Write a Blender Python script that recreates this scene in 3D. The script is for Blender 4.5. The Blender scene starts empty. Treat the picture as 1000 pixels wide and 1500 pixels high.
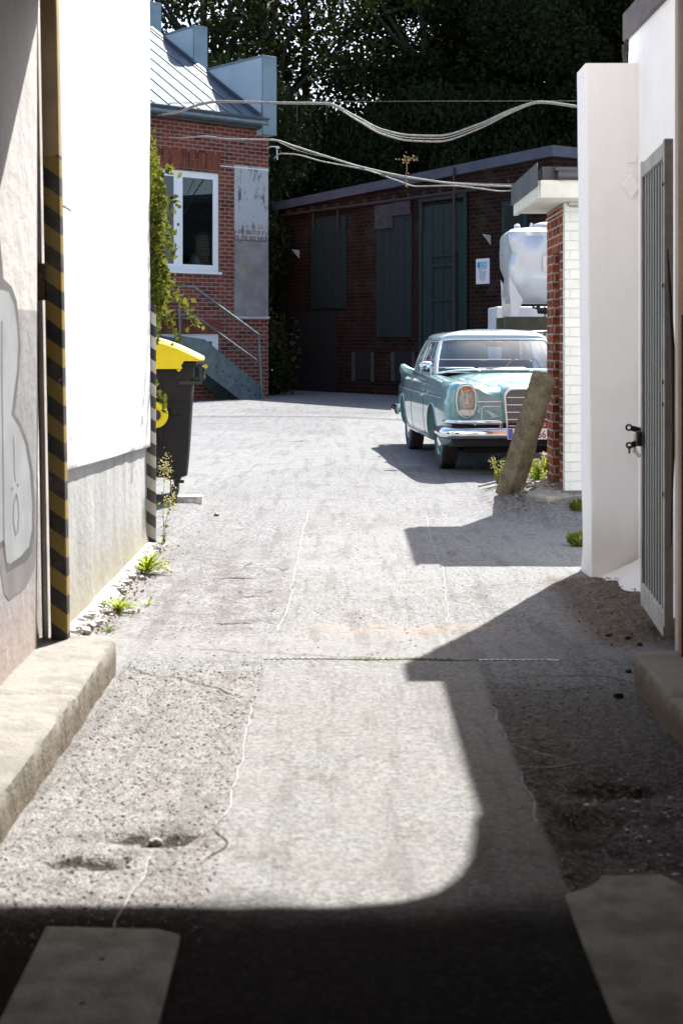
import bpy, math, random
import numpy as np
from mathutils import Vector, Matrix
random.seed(7); rng = np.random.default_rng(11)
R = math.radians
scene = bpy.context.scene
COL = scene.collection
F = 2083.33; EYE = 1.45; HX, HY = 500.0, 497.0

def P(x, y, d):                                   # photo direction at a known distance
    return Vector(((x-HX)*d/F, d, EYE-(y-HY)*d/F))
def G(x, y):                                      # photo direction meeting level ground
    d = EYE*F/(y-HY); return Vector(((x-HX)*d/F, d, 0))

# ------------------------------------------------------------------ tags
def tag(o, label=None, cat=None, group=None, kind=None):
    if label: o['label'] = label
    if cat: o['category'] = cat
    if group: o['group'] = group
    if kind: o['kind'] = kind
    return o
def thing(name, label, cat, loc=(0,0,0), rz=0, group=None):
    o = bpy.data.objects.new(name, None); COL.objects.link(o)
    o.location = loc; o.rotation_euler = (0,0,rz); o.empty_display_size = .1
    return tag(o, label, cat, group)
def wm(o):
    b = Matrix.LocRotScale(o.location, o.rotation_euler, o.scale)
    return wm(o.parent) @ o.matrix_parent_inverse @ b if o.parent else b

# ------------------------------------------------------------------ mesh builder
class MB:
    def __init__(s): s.v = []; s.f = []
    def add(s, vs, fs):
        n = len(s.v); s.v += [tuple(v) for v in vs]; s.f += [tuple(i+n for i in f) for f in fs]; return s
    def box(s, x0, x1, y0, y1, z0, z1, M=None):
        vs = [Vector(c) for c in ((x0,y0,z0),(x1,y0,z0),(x1,y1,z0),(x0,y1,z0),(x0,y0,z1),(x1,y0,z1),(x1,y1,z1),(x0,y1,z1))]
        if M: vs = [M @ v for v in vs]
        return s.add(vs, [(0,3,2,1),(4,5,6,7),(0,1,5,4),(1,2,6,5),(2,3,7,6),(3,0,4,7)])
    def prism(s, pts, axis, a, b, M=None):        # polygon extruded along an axis
        n = len(pts)
        def mk(p, t):
            v = Vector({'x':(t,p[0],p[1]), 'y':(p[0],t,p[1]), 'z':(p[0],p[1],t)}[axis])
            return M @ v if M else v
        vs = [mk(p,a) for p in pts] + [mk(p,b) for p in pts]
        fs = [tuple(range(n))[::-1], tuple(range(n,2*n))] + [(i,(i+1)%n,n+(i+1)%n,n+i) for i in range(n)]
        return s.add(vs, fs)
    def tube(s, path, r, n=8, caps=True):
        path = [Vector(p) for p in path]; m = len(path)
        rs = r if isinstance(r,(list,tuple)) else [r]*m
        up = Vector((0,0,1)); rings = []; prev = None
        for i,p in enumerate(path):
            t = (path[min(i+1,m-1)]-path[max(i-1,0)])
            if t.length < 1e-9: t = Vector((0,0,1))
            t.normalize()
            if prev is None:
                a = t.cross(up)
                if a.length < .05: a = t.cross(Vector((1,0,0)))
            else: a = prev - t*prev.dot(t)
            if a.length < 1e-6: a = t.cross(Vector((0,1,0)))
            a.normalize(); b = t.cross(a); prev = a
            rings += [p + (a*math.cos(2*math.pi*k/n)+b*math.sin(2*math.pi*k/n))*rs[i] for k in range(n)]
        fs = [(i*n+k, i*n+(k+1)%n, (i+1)*n+(k+1)%n, (i+1)*n+k) for i in range(m-1) for k in range(n)]
        if caps: fs += [tuple(range(n))[::-1], tuple(range((m-1)*n, m*n))]
        return s.add(rings, fs)
    def lathe(s, prof, axis='z', c=(0,0,0), n=32, M=None):   # prof: (radius, along)
        vs = []
        for r,h in prof:
            for k in range(n):
                a = 2*math.pi*k/n; u, w = r*math.cos(a), r*math.sin(a)
                v = Vector({'z':(u,w,h),'x':(h,u,w),'y':(w,h,u)}[axis]) + Vector(c)
                vs.append(M @ v if M else v)
        m = len(prof)
        fs = [(i*n+k, i*n+(k+1)%n, (i+1)*n+(k+1)%n, (i+1)*n+k) for i in range(m-1) for k in range(n)]
        if prof[0][0] > 1e-5: fs.append(tuple(range(n))[::-1])
        if prof[-1][0] > 1e-5: fs.append(tuple(range((m-1)*n, m*n)))
        return s.add(vs, fs)
    def grid(s, rows, closed=False):
        m, n = len(rows), len(rows[0]); fs = []
        for i in range(m-1):
            for k in range(n if closed else n-1):
                fs.append((i*n+k, i*n+(k+1)%n, (i+1)*n+(k+1)%n, (i+1)*n+k))
        return s.add([v for r in rows for v in r], fs)
    def build(s, name, mat, parent=None, world=False, smooth=None, bevel=0, seg=2, solid=0):
        me = bpy.data.meshes.new(name); me.from_pydata([tuple(v) for v in s.v], [], s.f); me.update()
        me.validate()
        uv = me.uv_layers.new(name='UVMap'); co = np.empty(len(me.vertices)*3); me.vertices.foreach_get('co', co); co = co.reshape(-1,3)
        li = np.empty(len(me.loops), dtype=np.int64); me.loops.foreach_get('vertex_index', li)
        out = np.zeros((len(me.loops),2))
        for p in me.polygons:
            nx, ny, nz = (abs(c) for c in p.normal); sl = slice(p.loop_start, p.loop_start+p.loop_total); c = co[li[sl]]
            out[sl] = c[:,[0,1]] if nz > nx and nz > ny else (c[:,[1,2]] if nx > ny else c[:,[0,2]])
        uv.data.foreach_set('uv', out.ravel())
        me.materials.append(mat)
        if smooth is not None:
            me.polygons.foreach_set('use_smooth', [True]*len(me.polygons)); me.set_sharp_from_angle(angle=R(smooth))
        o = bpy.data.objects.new(name, me); COL.objects.link(o)
        if parent:
            o.parent = parent
            if world:
                o.matrix_parent_inverse = wm(parent).inverted()
        if solid:
            md = o.modifiers.new('solid','SOLIDIFY'); md.thickness = solid; md.offset = 0
        if bevel:
            md = o.modifiers.new('bevel','BEVEL'); md.width = bevel; md.segments = seg; md.limit_method = 'ANGLE'; md.angle_limit = R(40)
        return o
def leaves_mesh(name, pts, size, mat, up=.35, aspect=1.7, fold=.15):
    """many small pointed leaves (two triangles-pairs each) through a volume"""
    n = len(pts); pts = np.asarray(pts); sz = size*(0.6+0.8*rng.random(n))
    d = rng.normal(size=(n,3)); d[:,2] -= up; d /= np.linalg.norm(d,axis=1)[:,None]
    q = rng.normal(size=(n,3)); q[:,2] += .8; a = np.cross(d,q); a /= np.linalg.norm(a,axis=1)[:,None]
    nn = np.cross(a,d)
    L = d*sz[:,None]*aspect*.5; Wd = a*sz[:,None]*.5; Fo = nn*sz[:,None]*fold
    v = np.stack([pts-L, pts+Wd+Fo-L*.1, pts+L, pts-Wd+Fo-L*.1],1).reshape(-1,3)
    me = bpy.data.meshes.new(name); me.vertices.add(4*n); me.vertices.foreach_set('co', v.ravel())
    me.loops.add(6*n); me.polygons.add(2*n)
    b = np.arange(n)[:,None]*4
    idx = np.hstack([b, b+1, b+2, b, b+2, b+3]).ravel()
    me.loops.foreach_set('vertex_index', idx); me.polygons.foreach_set('loop_start', np.arange(2*n)*3)
    me.update(); me.validate()
    at = me.attributes.new('tone','FLOAT','POINT'); at.data.foreach_set('value', np.repeat(rng.random(n),4))
    me.materials.append(mat); return me
def obj_from(me, name, parent=None):
    o = bpy.data.objects.new(name, me); COL.objects.link(o); o.parent = parent; return o

# ------------------------------------------------------------------ materials
class NT:
    def __init__(s, name):
        s.m = bpy.data.materials.new(name); s.m.use_nodes = True; s.t = s.m.node_tree; s.b = s.t.nodes['Principled BSDF']; s.out = s.t.nodes['Material Output']
        s.tc = s.t.nodes.new('ShaderNodeTexCoord'); s.obj = s.tc.outputs['Object']; s.uv = s.tc.outputs['UV']
    def n(s, ty, ins=None, **kw):
        nd = s.t.nodes.new('ShaderNode'+ty)
        for k,v in kw.items(): setattr(nd,k,v)
        for k,v in (ins or {}).items():
            if isinstance(v, bpy.types.NodeSocket): s.t.links.new(v, nd.inputs[k])
            else:
                if isinstance(v, tuple) and len(v)==3 and nd.inputs[k].type=='RGBA': v = (*v,1)
                nd.inputs[k].default_value = v
        return nd
    def noise(s, scale, detail=4, rough=.55, vec=None, dist=0):
        return s.n('TexNoise', {'Vector': vec or s.obj, 'Scale':scale,'Detail':detail,'Roughness':rough,'Distortion':dist}).outputs['Fac']
    def vor(s, scale, vec=None, out='Distance', feature='F1', rand=1.0):
        return s.n('TexVoronoi', {'Vector': vec or s.obj,'Scale':scale,'Randomness':rand}, feature=feature).outputs[out]
    def math(s, op, a, b=0.0, c=0.0, clamp=False):
        return s.n('Math', {0:a,1:b,2:c}, operation=op, use_clamp=clamp).outputs[0]
    def ramp(s, fac, a, b):                       # smoothstep a..b -> 0..1
        return s.n('MapRange', {'Value':fac,'From Min':a,'From Max':b}, interpolation_type='SMOOTHSTEP').outputs[0]
    def mix(s, fac, a, b, blend='MIX'):
        nd = s.t.nodes.new('ShaderNodeMix'); nd.data_type='RGBA'; nd.blend_type = blend; nd.clamp_factor = True
        for i,v in ((0,fac),(6,a),(7,b)):
            if isinstance(v, bpy.types.NodeSocket): s.t.links.new(v, nd.inputs[i])
            else:
                if isinstance(v, tuple): v = (*v,1)
                nd.inputs[i].default_value = v
        return nd.outputs[2]
    def map(s, scale=(1,1,1), loc=(0,0,0), rot=(0,0,0), vec=None):
        return s.n('Mapping', {'Vector': vec or s.obj, 'Scale':scale,'Location':loc,'Rotation':rot}).outputs[0]
    def sep(s, vec=None):
        return s.n('SeparateXYZ', {0: vec or s.obj}).outputs
    def set(s, **kw):
        names = {'base':'Base Color','rough':'Roughness','metal':'Metallic','coat':'Coat Weight','spec':'Specular IOR Level','trans':'Transmission Weight','coatr':'Coat Roughness'}
        for k,v in kw.items():
            i = s.b.inputs[names[k]]
            if isinstance(v, bpy.types.NodeSocket): s.t.links.new(v, i)
            else: i.default_value = (*v,1) if isinstance(v, tuple) else v
        return s
    def bump(s, h, dist=.002, strength=1.0, prev=None):
        ins = {'Height':h,'Distance':dist,'Strength':strength}
        if prev: ins['Normal'] = prev
        o = s.n('Bump', ins).outputs[0]; s.t.links.new(o, s.b.inputs['Normal']); return o
def M_plain(name, c, rough=.6, metal=0, c2=None, sc=6, bump=.0, bsc=40, spec=.5, coat=0, det=5):
    t = NT(name)
    if c2: t.set(base=t.mix(t.ramp(t.noise(sc,det),.35,.65), c, c2))
    else: t.set(base=c)
    t.set(rough=rough, metal=metal, spec=spec, coat=coat)
    if bump: t.bump(t.noise(bsc,5), bump)
    return t.m
def M_brick(name, c1, c2, mortar, w=.24, h=.08, ms=.008, rot=False, dirt=(.05,.04,.035), dirtamt=.35, rough=.85, dark=None, rnda=.6):
    t = NT(name)
    vec = t.map(rot=(0,0,R(90)), vec=t.uv) if rot else t.uv
    wob = t.n('VectorMath', {0: vec, 1: t.n('VectorMath', {0:t.n('TexNoise',{'Vector':t.obj,'Scale':6.0,'Detail':3.0}).outputs['Color'],1:(.012,.012,0)}, operation='MULTIPLY').outputs[0]}, operation='ADD').outputs[0]
    def br(ca, cb, mo):
        nd = t.n('TexBrick', {'Vector':wob,'Color1':ca,'Color2':cb,'Mortar':mo,'Scale':1.0,'Mortar Size':ms,'Mortar Smooth':.25,'Brick Width':w,'Row Height':h,'Bias':0.0})
        return nd
    b1 = br(c1, c2, mortar)
    b2 = br((0,0,0),(1,1,1),(.5,.5,.5))
    col = b1.outputs['Color']
    n1 = t.noise(30,5,.6); n2 = t.noise(1.3,5,.6)
    col = t.mix(t.math('MULTIPLY', t.ramp(n1,.35,.75), .45), col, dark or tuple(c*.35 for c in c1))
    col = t.mix(t.math('MULTIPLY', t.ramp(n2,.5,.72), dirtamt), col, dirt)
    rnd = t.n('TexNoise',{'Vector':t.map(scale=(1/w*.5,1/h*.5,1),vec=wob),'Scale':1.0,'Detail':0.0}).outputs['Fac']
    col = t.mix(t.math('MULTIPLY', t.ramp(rnd,.56,.66), t.math('MULTIPLY', t.math('SUBTRACT',1.0,b1.outputs['Fac']),rnda)), col, tuple(c*.3 for c in c2))
    t.set(base=col, rough=rough, spec=.08)
    hgt = t.math('ADD', t.math('MULTIPLY', t.math('SUBTRACT',1.0,b1.outputs['Fac']),1.0), t.math('MULTIPLY', n1,.35))
    t.bump(hgt, .008); return t.m
def M_leaf(name, c1, c2, trans=.25, rough=.55):
    t = NT(name)
    tone = t.n('Attribute', attribute_name='tone').outputs['Fac']
    col = t.mix(tone, c1, c2); t.set(base=col, rough=.8, spec=.08)
    tr = t.n('BsdfTranslucent', {'Color': t.mix(.5, col, (c2[0]*1.6, c2[1]*1.6, c2[2]*.6))})
    mx = t.n('MixShader', {0: trans, 1: t.b.outputs[0], 2: tr.outputs[0]})
    t.t.links.new(mx.outputs[0], t.out.inputs['Surface']); return t.m
def M_glass(name, tint=(.75,.82,.85), refl=1.0, rough=.02):
    t = NT(name)
    tr = t.n('BsdfTransparent', {'Color': tint}); gl = t.n('BsdfGlossy', {'Color':(.9,.95,1.0),'Roughness':rough})
    fc = t.n('LayerWeight', {'Blend':.5}).outputs['Facing']; fr = t.math('ADD', .05, t.math('MULTIPLY', t.math('POWER', fc, 5.0), .95))
    mx = t.n('MixShader', {0: t.math('MULTIPLY', fr, refl, clamp=True), 1: tr.outputs[0], 2: gl.outputs[0]})
    t.t.links.new(mx.outputs[0], t.out.inputs['Surface']); return t.m

def mat_ground():
    t = NT('asphalt'); X, Y, Z = t.sep()
    wob = t.noise(3.5,5,.6); wobX = t.math('ADD', X, t.math('MULTIPLY', t.math('SUBTRACT',wob,.5),.10))
    wobY = t.math('ADD', Y, t.math('MULTIPLY', t.math('SUBTRACT',t.noise(2.1,5,.6),.5),.35))
    def band(v,a,b,e=.02): return t.math('MULTIPLY', t.ramp(v,a-e,a+e), t.math('SUBTRACT',1.0,t.ramp(v,b-e,b+e)))
    big = t.noise(.7,6,.6); mid = t.noise(4,6,.65); fine = t.noise(45,4,.7)
    agg = t.vor(95); aggc = t.n('TexVoronoi',{'Vector':t.obj,'Scale':95.0}).outputs['Color']
    aggv = t.n('SeparateColor',{0:aggc}).outputs[0]
    coarse = t.vor(150); cv = t.n('SeparateColor',{0:t.n('TexVoronoi',{'Vector':t.obj,'Scale':150.0}).outputs['Color']}).outputs[0]
    # old yard asphalt
    old = t.mix(aggv, (.075,.0755,.077), (.225,.226,.229))
    old = t.mix(t.math('MULTIPLY',t.ramp(mid,.45,.7),.4), old, (.125,.121,.117))
    bl = t.n('SeparateColor',{0:t.n('TexVoronoi',{'Vector':t.map(scale=(.45,.30,1),loc=(.3,.2,0),vec=t.n('VectorMath',{0:t.obj,1:t.n('VectorMath',{0:t.n('TexNoise',{'Vector':t.obj,'Scale':2.5,'Detail':5.0}).outputs['Color'],1:(.35,.35,0)},operation='MULTIPLY').outputs[0]},operation='ADD').outputs[0]),'Scale':1.0}).outputs['Color']}).outputs[0]
    old = t.mix(t.math('MULTIPLY',t.ramp(bl,.1,.9),.35), old, (.225,.226,.226))
    # coarse stripped aggregate
    ca = t.mix(t.ramp(cv,.1,.9), (.12,.114,.109), (.235,.227,.218))
    ca = t.mix(t.math('MULTIPLY',t.ramp(t.noise(11,5,.7),.45,.7),.55), ca, (0.062,0.053,0.046))
    # smooth poured trench strip
    sm = t.mix(t.math('MULTIPLY',aggv,.45), (.14,.137,.132), (.26,.256,.247))
    sm = t.mix(t.math('MULTIPLY',t.ramp(mid,.45,.75),.4), sm, (.157,.142,.130))
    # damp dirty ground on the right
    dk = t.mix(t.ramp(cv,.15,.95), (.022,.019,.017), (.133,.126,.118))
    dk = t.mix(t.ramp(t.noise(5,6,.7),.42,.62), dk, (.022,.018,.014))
    col = old
    near = t.math('SUBTRACT',1.0,t.ramp(wobY,6.2,6.35))
    col = t.mix(t.math('MULTIPLY', near, t.math('SUBTRACT',1.0,t.ramp(wobX,-.37,-.33))), col, ca)
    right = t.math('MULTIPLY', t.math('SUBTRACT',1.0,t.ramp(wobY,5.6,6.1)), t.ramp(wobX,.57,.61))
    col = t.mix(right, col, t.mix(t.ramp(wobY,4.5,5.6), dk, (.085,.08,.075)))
    col = t.mix(t.math('MULTIPLY', right, t.math('MULTIPLY',t.ramp(aggv,.75,.95),.4)), col, (.236,.229,.221))
    st = t.math('MULTIPLY', band(wobX,-.34,.60,.015), t.math('SUBTRACT',1.0,t.ramp(Y,12.0,12.3)))
    col = t.mix(t.math('MULTIPLY', t.math('MULTIPLY', st, t.math('ADD', .35, t.math('MULTIPLY', near, .5))), t.math('ADD',.6,t.math('MULTIPLY',t.ramp(mid,.35,.55),.4))), col, sm)
    cr = band(Y,6.47,7.02,.02)                    # cross strip over the service trench
    col = t.mix(t.math('MULTIPLY', cr,.6), col, (.189,.185,.182))
    # rusty sand streak beyond the strip
    rs = t.math('MULTIPLY', band(wobY,7.0,7.3,.12), band(wobX,-.1,.9,.25))
    col = t.mix(t.math('MULTIPLY', t.math('MULTIPLY',rs,t.ramp(mid,.4,.6)),.5), col, (.283,.212,.165))
    # pinkish grey worn patch left
    pk = t.math('MULTIPLY', band(wobX,-1.2,-.32,.1), band(wobY,6.9,10.0,.6))
    col = t.mix(t.math('MULTIPLY', pk, t.math('MULTIPLY',t.ramp(t.noise(7,6,.75),.42,.6),.55)), col, (0.081,0.068,0.067))
    # passage shadow painted into the asphalt colour at its front end
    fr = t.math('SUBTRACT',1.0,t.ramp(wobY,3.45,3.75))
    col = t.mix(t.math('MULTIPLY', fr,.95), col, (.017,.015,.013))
    # leaf mould by the right pillar
    so = t.math('MULTIPLY', t.ramp(wobX,1.12,1.32), band(wobY,6.75,8.6,.15))
    col = t.mix(t.math('MULTIPLY', so,.85), col, t.mix(cv,(.035,.02,.012),(.133,.094,.064)))
    # broad stains
    col = t.mix(t.math('MULTIPLY', t.ramp(big,.52,.72),.35), col, (.114,.108,.102))
    col = t.mix(t.math('MULTIPLY', t.ramp(t.noise(1.7,7,.7,dist=.6),.60,.66),.35), col, (.268,.264,.260))
    spk = t.ramp(t.vor(14),.0,.07)
    col = t.mix(t.math('MULTIPLY', t.math('SUBTRACT',1.0,spk),.7), col, (.05,.045,.04))
    m25 = t.noise(38,5,.75); m9 = t.noise(9,6,.72)
    col = t.mix(t.math('MULTIPLY', t.ramp(m25,.52,.66), t.math('SUBTRACT',.42,t.math('MULTIPLY',st,.24))), col, (.045,.042,.04))
    col = t.mix(t.math('MULTIPLY', t.ramp(m25,.52,.40), .25), col, (.30,.295,.285))
    col = t.mix(t.math('MULTIPLY', t.ramp(m9,.55,.68), .32), col, (.075,.068,.062))
    stp = t.ramp(t.noise(3.3,6,.7,dist=.5),.56,.64); col = t.mix(t.math('MULTIPLY', t.math('MULTIPLY',stp,t.ramp(m25,.38,.55)),.5), col, (.10,.075,.062))
    tr = t.math('MULTIPLY', t.ramp(t.noise(1.0,5,.7,vec=t.map(scale=(9,.8,1))),.5,.62), .35); col = t.mix(tr, col, (.085,.08,.076))
    for cx,cy,rx,ry in ((-.54,4.15,.14,.022),(-.70,3.95,.12,.016),(.74,4.22,.05,.06),(.86,4.62,.16,.03),(-.62,8.6,.10,.03),(-.50,8.0,.05,.02),(-.55,7.25,.10,.025)):
        ex = t.math('DIVIDE', t.math('SUBTRACT', t.math('ADD',X,t.math('MULTIPLY',t.math('SUBTRACT',m9,.5),.14)), cx), rx); ey = t.math('DIVIDE', t.math('SUBTRACT', t.math('ADD',Y,t.math('MULTIPLY',t.math('SUBTRACT',m9,.5),.22)), cy), ry)
        qq = t.math('ADD', t.math('MULTIPLY',ex,ex), t.math('MULTIPLY',ey,ey)); col = t.mix(t.math('MULTIPLY', t.math('SUBTRACT',1.0,t.ramp(qq,.6,1.5)), .85), col, (.030,.024,.019))
    col = t.mix(t.math('MULTIPLY', fr,.85), col, (.012,.0105,.009))  # painted passage shadow laid once more over all the ground tones
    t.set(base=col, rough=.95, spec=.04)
    h = t.math('ADD', t.math('MULTIPLY',agg,.5), t.math('MULTIPLY',fine,.5))
    b1 = t.bump(h, .004)
    b2 = t.bump(t.math('MULTIPLY', coarse, t.math('ADD', t.math('MULTIPLY',right,1.0), t.math('MULTIPLY', near, t.math('SUBTRACT',1.0,st)))), .0022, prev=b1)
    t.bump(mid, .012, prev=b2)
    return t.m
def mat_whitewall():                              # limewashed concrete with drips and green foot
    t = NT('limewashed_wall'); X,Y,Z = t.sep()
    st = t.noise(1.0,6,.6, vec=t.map(scale=(5,5,.8)))
    n = t.noise(2.2,6,.65)
    low = t.math('SUBTRACT',1.0,t.ramp(Z,.70,.80))
    col = t.mix(t.math('MULTIPLY',t.ramp(st,.42,.72),.7), (.53,.53,.535), (.37,.37,.375))
    fs = t.noise(1.0,7,.75, vec=t.map(scale=(22,22,1.1))); col = t.mix(t.math('MULTIPLY',t.ramp(fs,.55,.68),.55), col, (.24,.235,.23)); col = t.mix(t.math('MULTIPLY',t.ramp(t.noise(40,5,.8),.64,.70),.5), col, (.2,.19,.18))
    lo = t.mix(t.ramp(st,.3,.7), (.36,.36,.35), (.25,.25,.245))
    col = t.mix(low, col, lo)
    zz = t.math('ADD', Z, t.math('MULTIPLY', n, .5))
    col = t.mix(t.math('MULTIPLY', t.math('SUBTRACT',1.0,t.ramp(zz,.22,.75)),.8), col, (.19,.165,.10))
    col = t.mix(t.math('MULTIPLY', t.math('SUBTRACT',1.0,t.ramp(t.vor(3.1),.0,.035)),.8), col, (.12,.09,.07))
    t.set(base=col, rough=.85, spec=.3)
    t.bump(t.math('ADD',t.noise(14,6,.7),t.math('MULTIPLY',fs,.4)), .008); return t.m
def mat_passage():
    t = NT('two_tone_render'); X,Y,Z = t.sep(); n = t.noise(1.5,6,.65); st = t.noise(1.0,5,.6, vec=t.map(scale=(4,4,.7)))
    up = t.mix(t.math('MULTIPLY',t.ramp(st,.4,.7),.5), (.45,.43,.41), (.34,.325,.31))
    lo = t.mix(t.ramp(st,.35,.7), (.25,.245,.245), (.19,.185,.185))
    lo = t.mix(t.math('SUBTRACT',1.0,t.ramp(t.math('ADD',Z,t.math('MULTIPLY',n,.5)),.3,.9)), lo, (.31,.25,.22))
    col = t.mix(t.ramp(Z,1.565,1.575), lo, up)
    t.set(base=col, rough=.8, spec=.3); t.bump(t.math('ADD',t.noise(10,5,.6),t.math('MULTIPLY',n,1.5)), .008); return t.m
def mat_plaster(name, a, b, dirt=.3, bs=.006, zdirt=None):
    t = NT(name); X,Y,Z = t.sep(); n = t.noise(2.0,6,.65); st = t.noise(1.0,6,.6, vec=t.map(scale=(6,6,1.0)))
    col = t.mix(t.math('MULTIPLY',t.ramp(n,.45,.7),dirt), a, b); col = t.mix(t.math('MULTIPLY',t.ramp(st,.5,.75),dirt), col, b)
    if zdirt: col = t.mix(t.math('MULTIPLY', t.math('SUBTRACT',1.0,t.ramp(t.math('ADD',Z,t.math('MULTIPLY',n,.4)),.25,.6)),.5), col, zdirt)
    t.set(base=col, rough=.85, spec=.3); t.bump(t.math('ADD',t.noise(18,5,.6),n), bs); return t.m
def mat_stripes(name, colA, colB, pitch, worn=.2, top=None, topcol=None, split=None):
    t = NT(name); X,Y,Z = t.sep()
    ph = t.math('FRACT', t.math('DIVIDE', t.math('ADD', Z, t.math('ADD', t.math('MULTIPLY',X,.75), t.math('MULTIPLY',t.noise(9,3),.012))), pitch))
    s = t.math('SUBTRACT', t.ramp(ph,.0,.03), t.ramp(ph,.5,.53))
    col = t.mix(s, colA, colB)
    if top is not None: col = t.mix(t.ramp(t.math('ADD',Z,t.math('MULTIPLY',t.noise(20),.02)),top,top+.01), col, topcol)
    w = t.noise(22,6,.7)
    col = t.mix(t.ramp(w,.66,.69), col, t.mix(.5,colA,(.35,.33,.3)))
    col = t.mix(t.math('MULTIPLY',t.ramp(t.noise(5,5,.6),.4,.7),worn), col, (.16,.13,.10))
    t.set(base=col, rough=.45, spec=.4); t.bump(t.noise(50,4),.0012); return t.m
MT = {}
def mats():
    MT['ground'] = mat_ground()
    MT['white'] = mat_whitewall(); MT['passage'] = mat_passage()
    MT['wplaster'] = mat_plaster('white_render', (.855,.87,.885), (.74,.75,.755), .35, .006, (.55,.50,.44))
    MT['cream'] = mat_plaster('cream_render', (.52,.44,.38), (.38,.32,.27), .4)
    MT['darkin'] = mat_plaster('dark_render', (.10,.085,.075), (.06,.05,.045), .5)  # plain dark tone for the inside of the passage
    MT['kerb'] = mat_plaster('kerb_sandstone', (.43,.375,.30), (.25,.20,.14), .6, .012)
    t = NT('kerb_stone'); n = t.noise(3,6,.7); X,Y,Z = t.sep()
    c = t.mix(t.ramp(n,.35,.65), (.225,.212,.192), (.14,.13,.115)); c = t.mix(t.math('MULTIPLY',t.math('SUBTRACT',1.0,t.ramp(t.math('ADD',Z,t.math('MULTIPLY',n,.09)),.10,.20)),.75), c, (.12,.09,.058))
    c = t.mix(t.math('MULTIPLY',t.ramp(t.noise(28,5,.75),.55,.68),.5), c, (.20,.17,.12))
    t.set(base=c, rough=.9, spec=.2); b = t.bump(t.noise(60,5,.7), .004); t.bump(t.noise(9,5,.65), .02, prev=b); MT['kerb'] = t.m
    MT['concrete'] = M_plain('worn_concrete', (.30,.285,.25), .9, c2=(.20,.19,.165), sc=7, bump=.006, bsc=60, spec=.2)
    MT['slab'] = M_plain('slab_concrete', (.27,.26,.235), .95, c2=(.17,.165,.145), sc=9, bump=.005, bsc=70, spec=.2)
    t = NT('mossy_post'); n = t.noise(6,6,.7); c = t.mix(t.ramp(n,.35,.65),(.20,.165,.115),(.11,.09,.055)); c = t.mix(t.ramp(t.noise(35,5,.7),.52,.7), c, (.25,.21,.15))
    t.set(base=c, rough=.95, spec=.15); b = t.bump(t.noise(70,5,.7),.006); t.bump(n,.02,prev=b); MT['post'] = t.m
    MT['seam'] = M_plain('dried_seam_cement', (.30,.295,.285), .9, c2=(.17,.165,.16), sc=20, bump=.003)
    MT['crack'] = M_plain('crack_dirt', (.018,.016,.014), .95, c2=(.03,.026,.022), sc=20)
    MT['rubble'] = M_plain('limewash_rubble', (.50,.49,.47), .95, c2=(.26,.25,.23), sc=22, bump=.01, bsc=40)
    MT['brick'] = M_brick('red_brick', (.25,.066,.038), (.17,.045,.032), (.31,.265,.235), .27, .098, .012)
    MT['soldier'] = M_brick('soldier_brick', (.27,.068,.038), (.17,.045,.032), (.16,.12,.10), .4, .085, .009, rot=True)
    MT['shedbrick'] = M_brick('shade_darkened_old_brick', (.033,.012,.009), (.021,.010,.008), (.040,.031,.026), .25, .105, .014, dirtamt=.7)  # brick colour darkened to carry the deep tree shade
    MT['pierbrick'] = M_brick('weathered_orange_brick', (.31,.09,.042), (.21,.048,.03), (.40,.36,.32), .24, .079, .009, dirtamt=.45)
    MT['whitebrick'] = M_brick('white_painted_brick', (.70,.71,.68), (.66,.67,.64), (.63,.64,.61), .26, .082, .004, dirtamt=.15, dirt=(.45,.43,.36), dark=(.66,.67,.63), rnda=0.0)
    MT['zinc'] = M_plain('zinc_cladding', (.16,.215,.255), .5, .35, c2=(.20,.26,.30), sc=2, bump=.002, bsc=8)
    MT['zincpale'] = M_plain('pale_grey_render', (.40,.47,.52), .8, 0, c2=(.46,.53,.58), sc=1.5, bump=.003, bsc=10)
    MT['roofmetal'] = M_plain('standing_seam_zinc', (.08,.105,.13), .65, .0, c2=(.11,.135,.16), sc=3, bump=.004, bsc=5, spec=.06)
    MT['fascia'] = M_plain('dark_fascia', (.035,.038,.048), .5, c2=(.05,.05,.06), sc=4)
    MT['gutter'] = M_plain('grey_gutter_metal', (.13,.16,.18), .4, .6, c2=(.18,.21,.23), sc=6)
    MT['pvc'] = M_plain('white_window_frame', (.78,.79,.80), .35)
    MT['darkglass'] = M_plain('dark_window_glass', (.012,.016,.016), .04, spec=.8)
    MT['blind'] = M_plain('grey_blind', (.10,.11,.11), .7)
    MT['tealglass'] = M_plain('teal_frosted_glass', (.09,.17,.18), .12, spec=.6)
    MT['panelw'] = None
    t = NT('peeling_whitewash'); st = t.noise(1.0,7,.75, vec=t.map(scale=(4,4,1.2))); X,Y,Z = t.sep()
    c = t.mix(t.ramp(st,.53,.60), (.40,.40,.41), (.12,.085,.08))
    bt = t.n('TexBrick',{'Vector':t.uv,'Color1':(.20,.10,.09),'Color2':(.13,.08,.075),'Mortar':(.5,.48,.48),'Scale':1.0,'Mortar Size':.012,'Brick Width':.26,'Row Height':.15}).outputs['Color']
    lowm = t.math('MULTIPLY', t.math('SUBTRACT',1.0,t.ramp(t.math('ADD',Z,t.math('MULTIPLY',t.math('SUBTRACT',st,.5),3.0)),3.95,4.35)), .8)
    c = t.mix(lowm, c, bt); t.set(base=c, rough=.9); t.bump(st,.01); MT['panelw'] = t.m
    MT['panelg'] = M_plain('grey_plaster_panel', (.27,.235,.235), .9, c2=(.19,.17,.165), sc=2.4, bump=.006, bsc=14)
    MT['fadeyellow'] = M_plain('faded_yellow_paint', (.27,.235,.13), .9, c2=(.235,.205,.16), sc=12)
    MT['galv'] = M_plain('painted_stair_steel', (.14,.185,.195), .45, .5, c2=(.10,.13,.14), sc=5)
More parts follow.
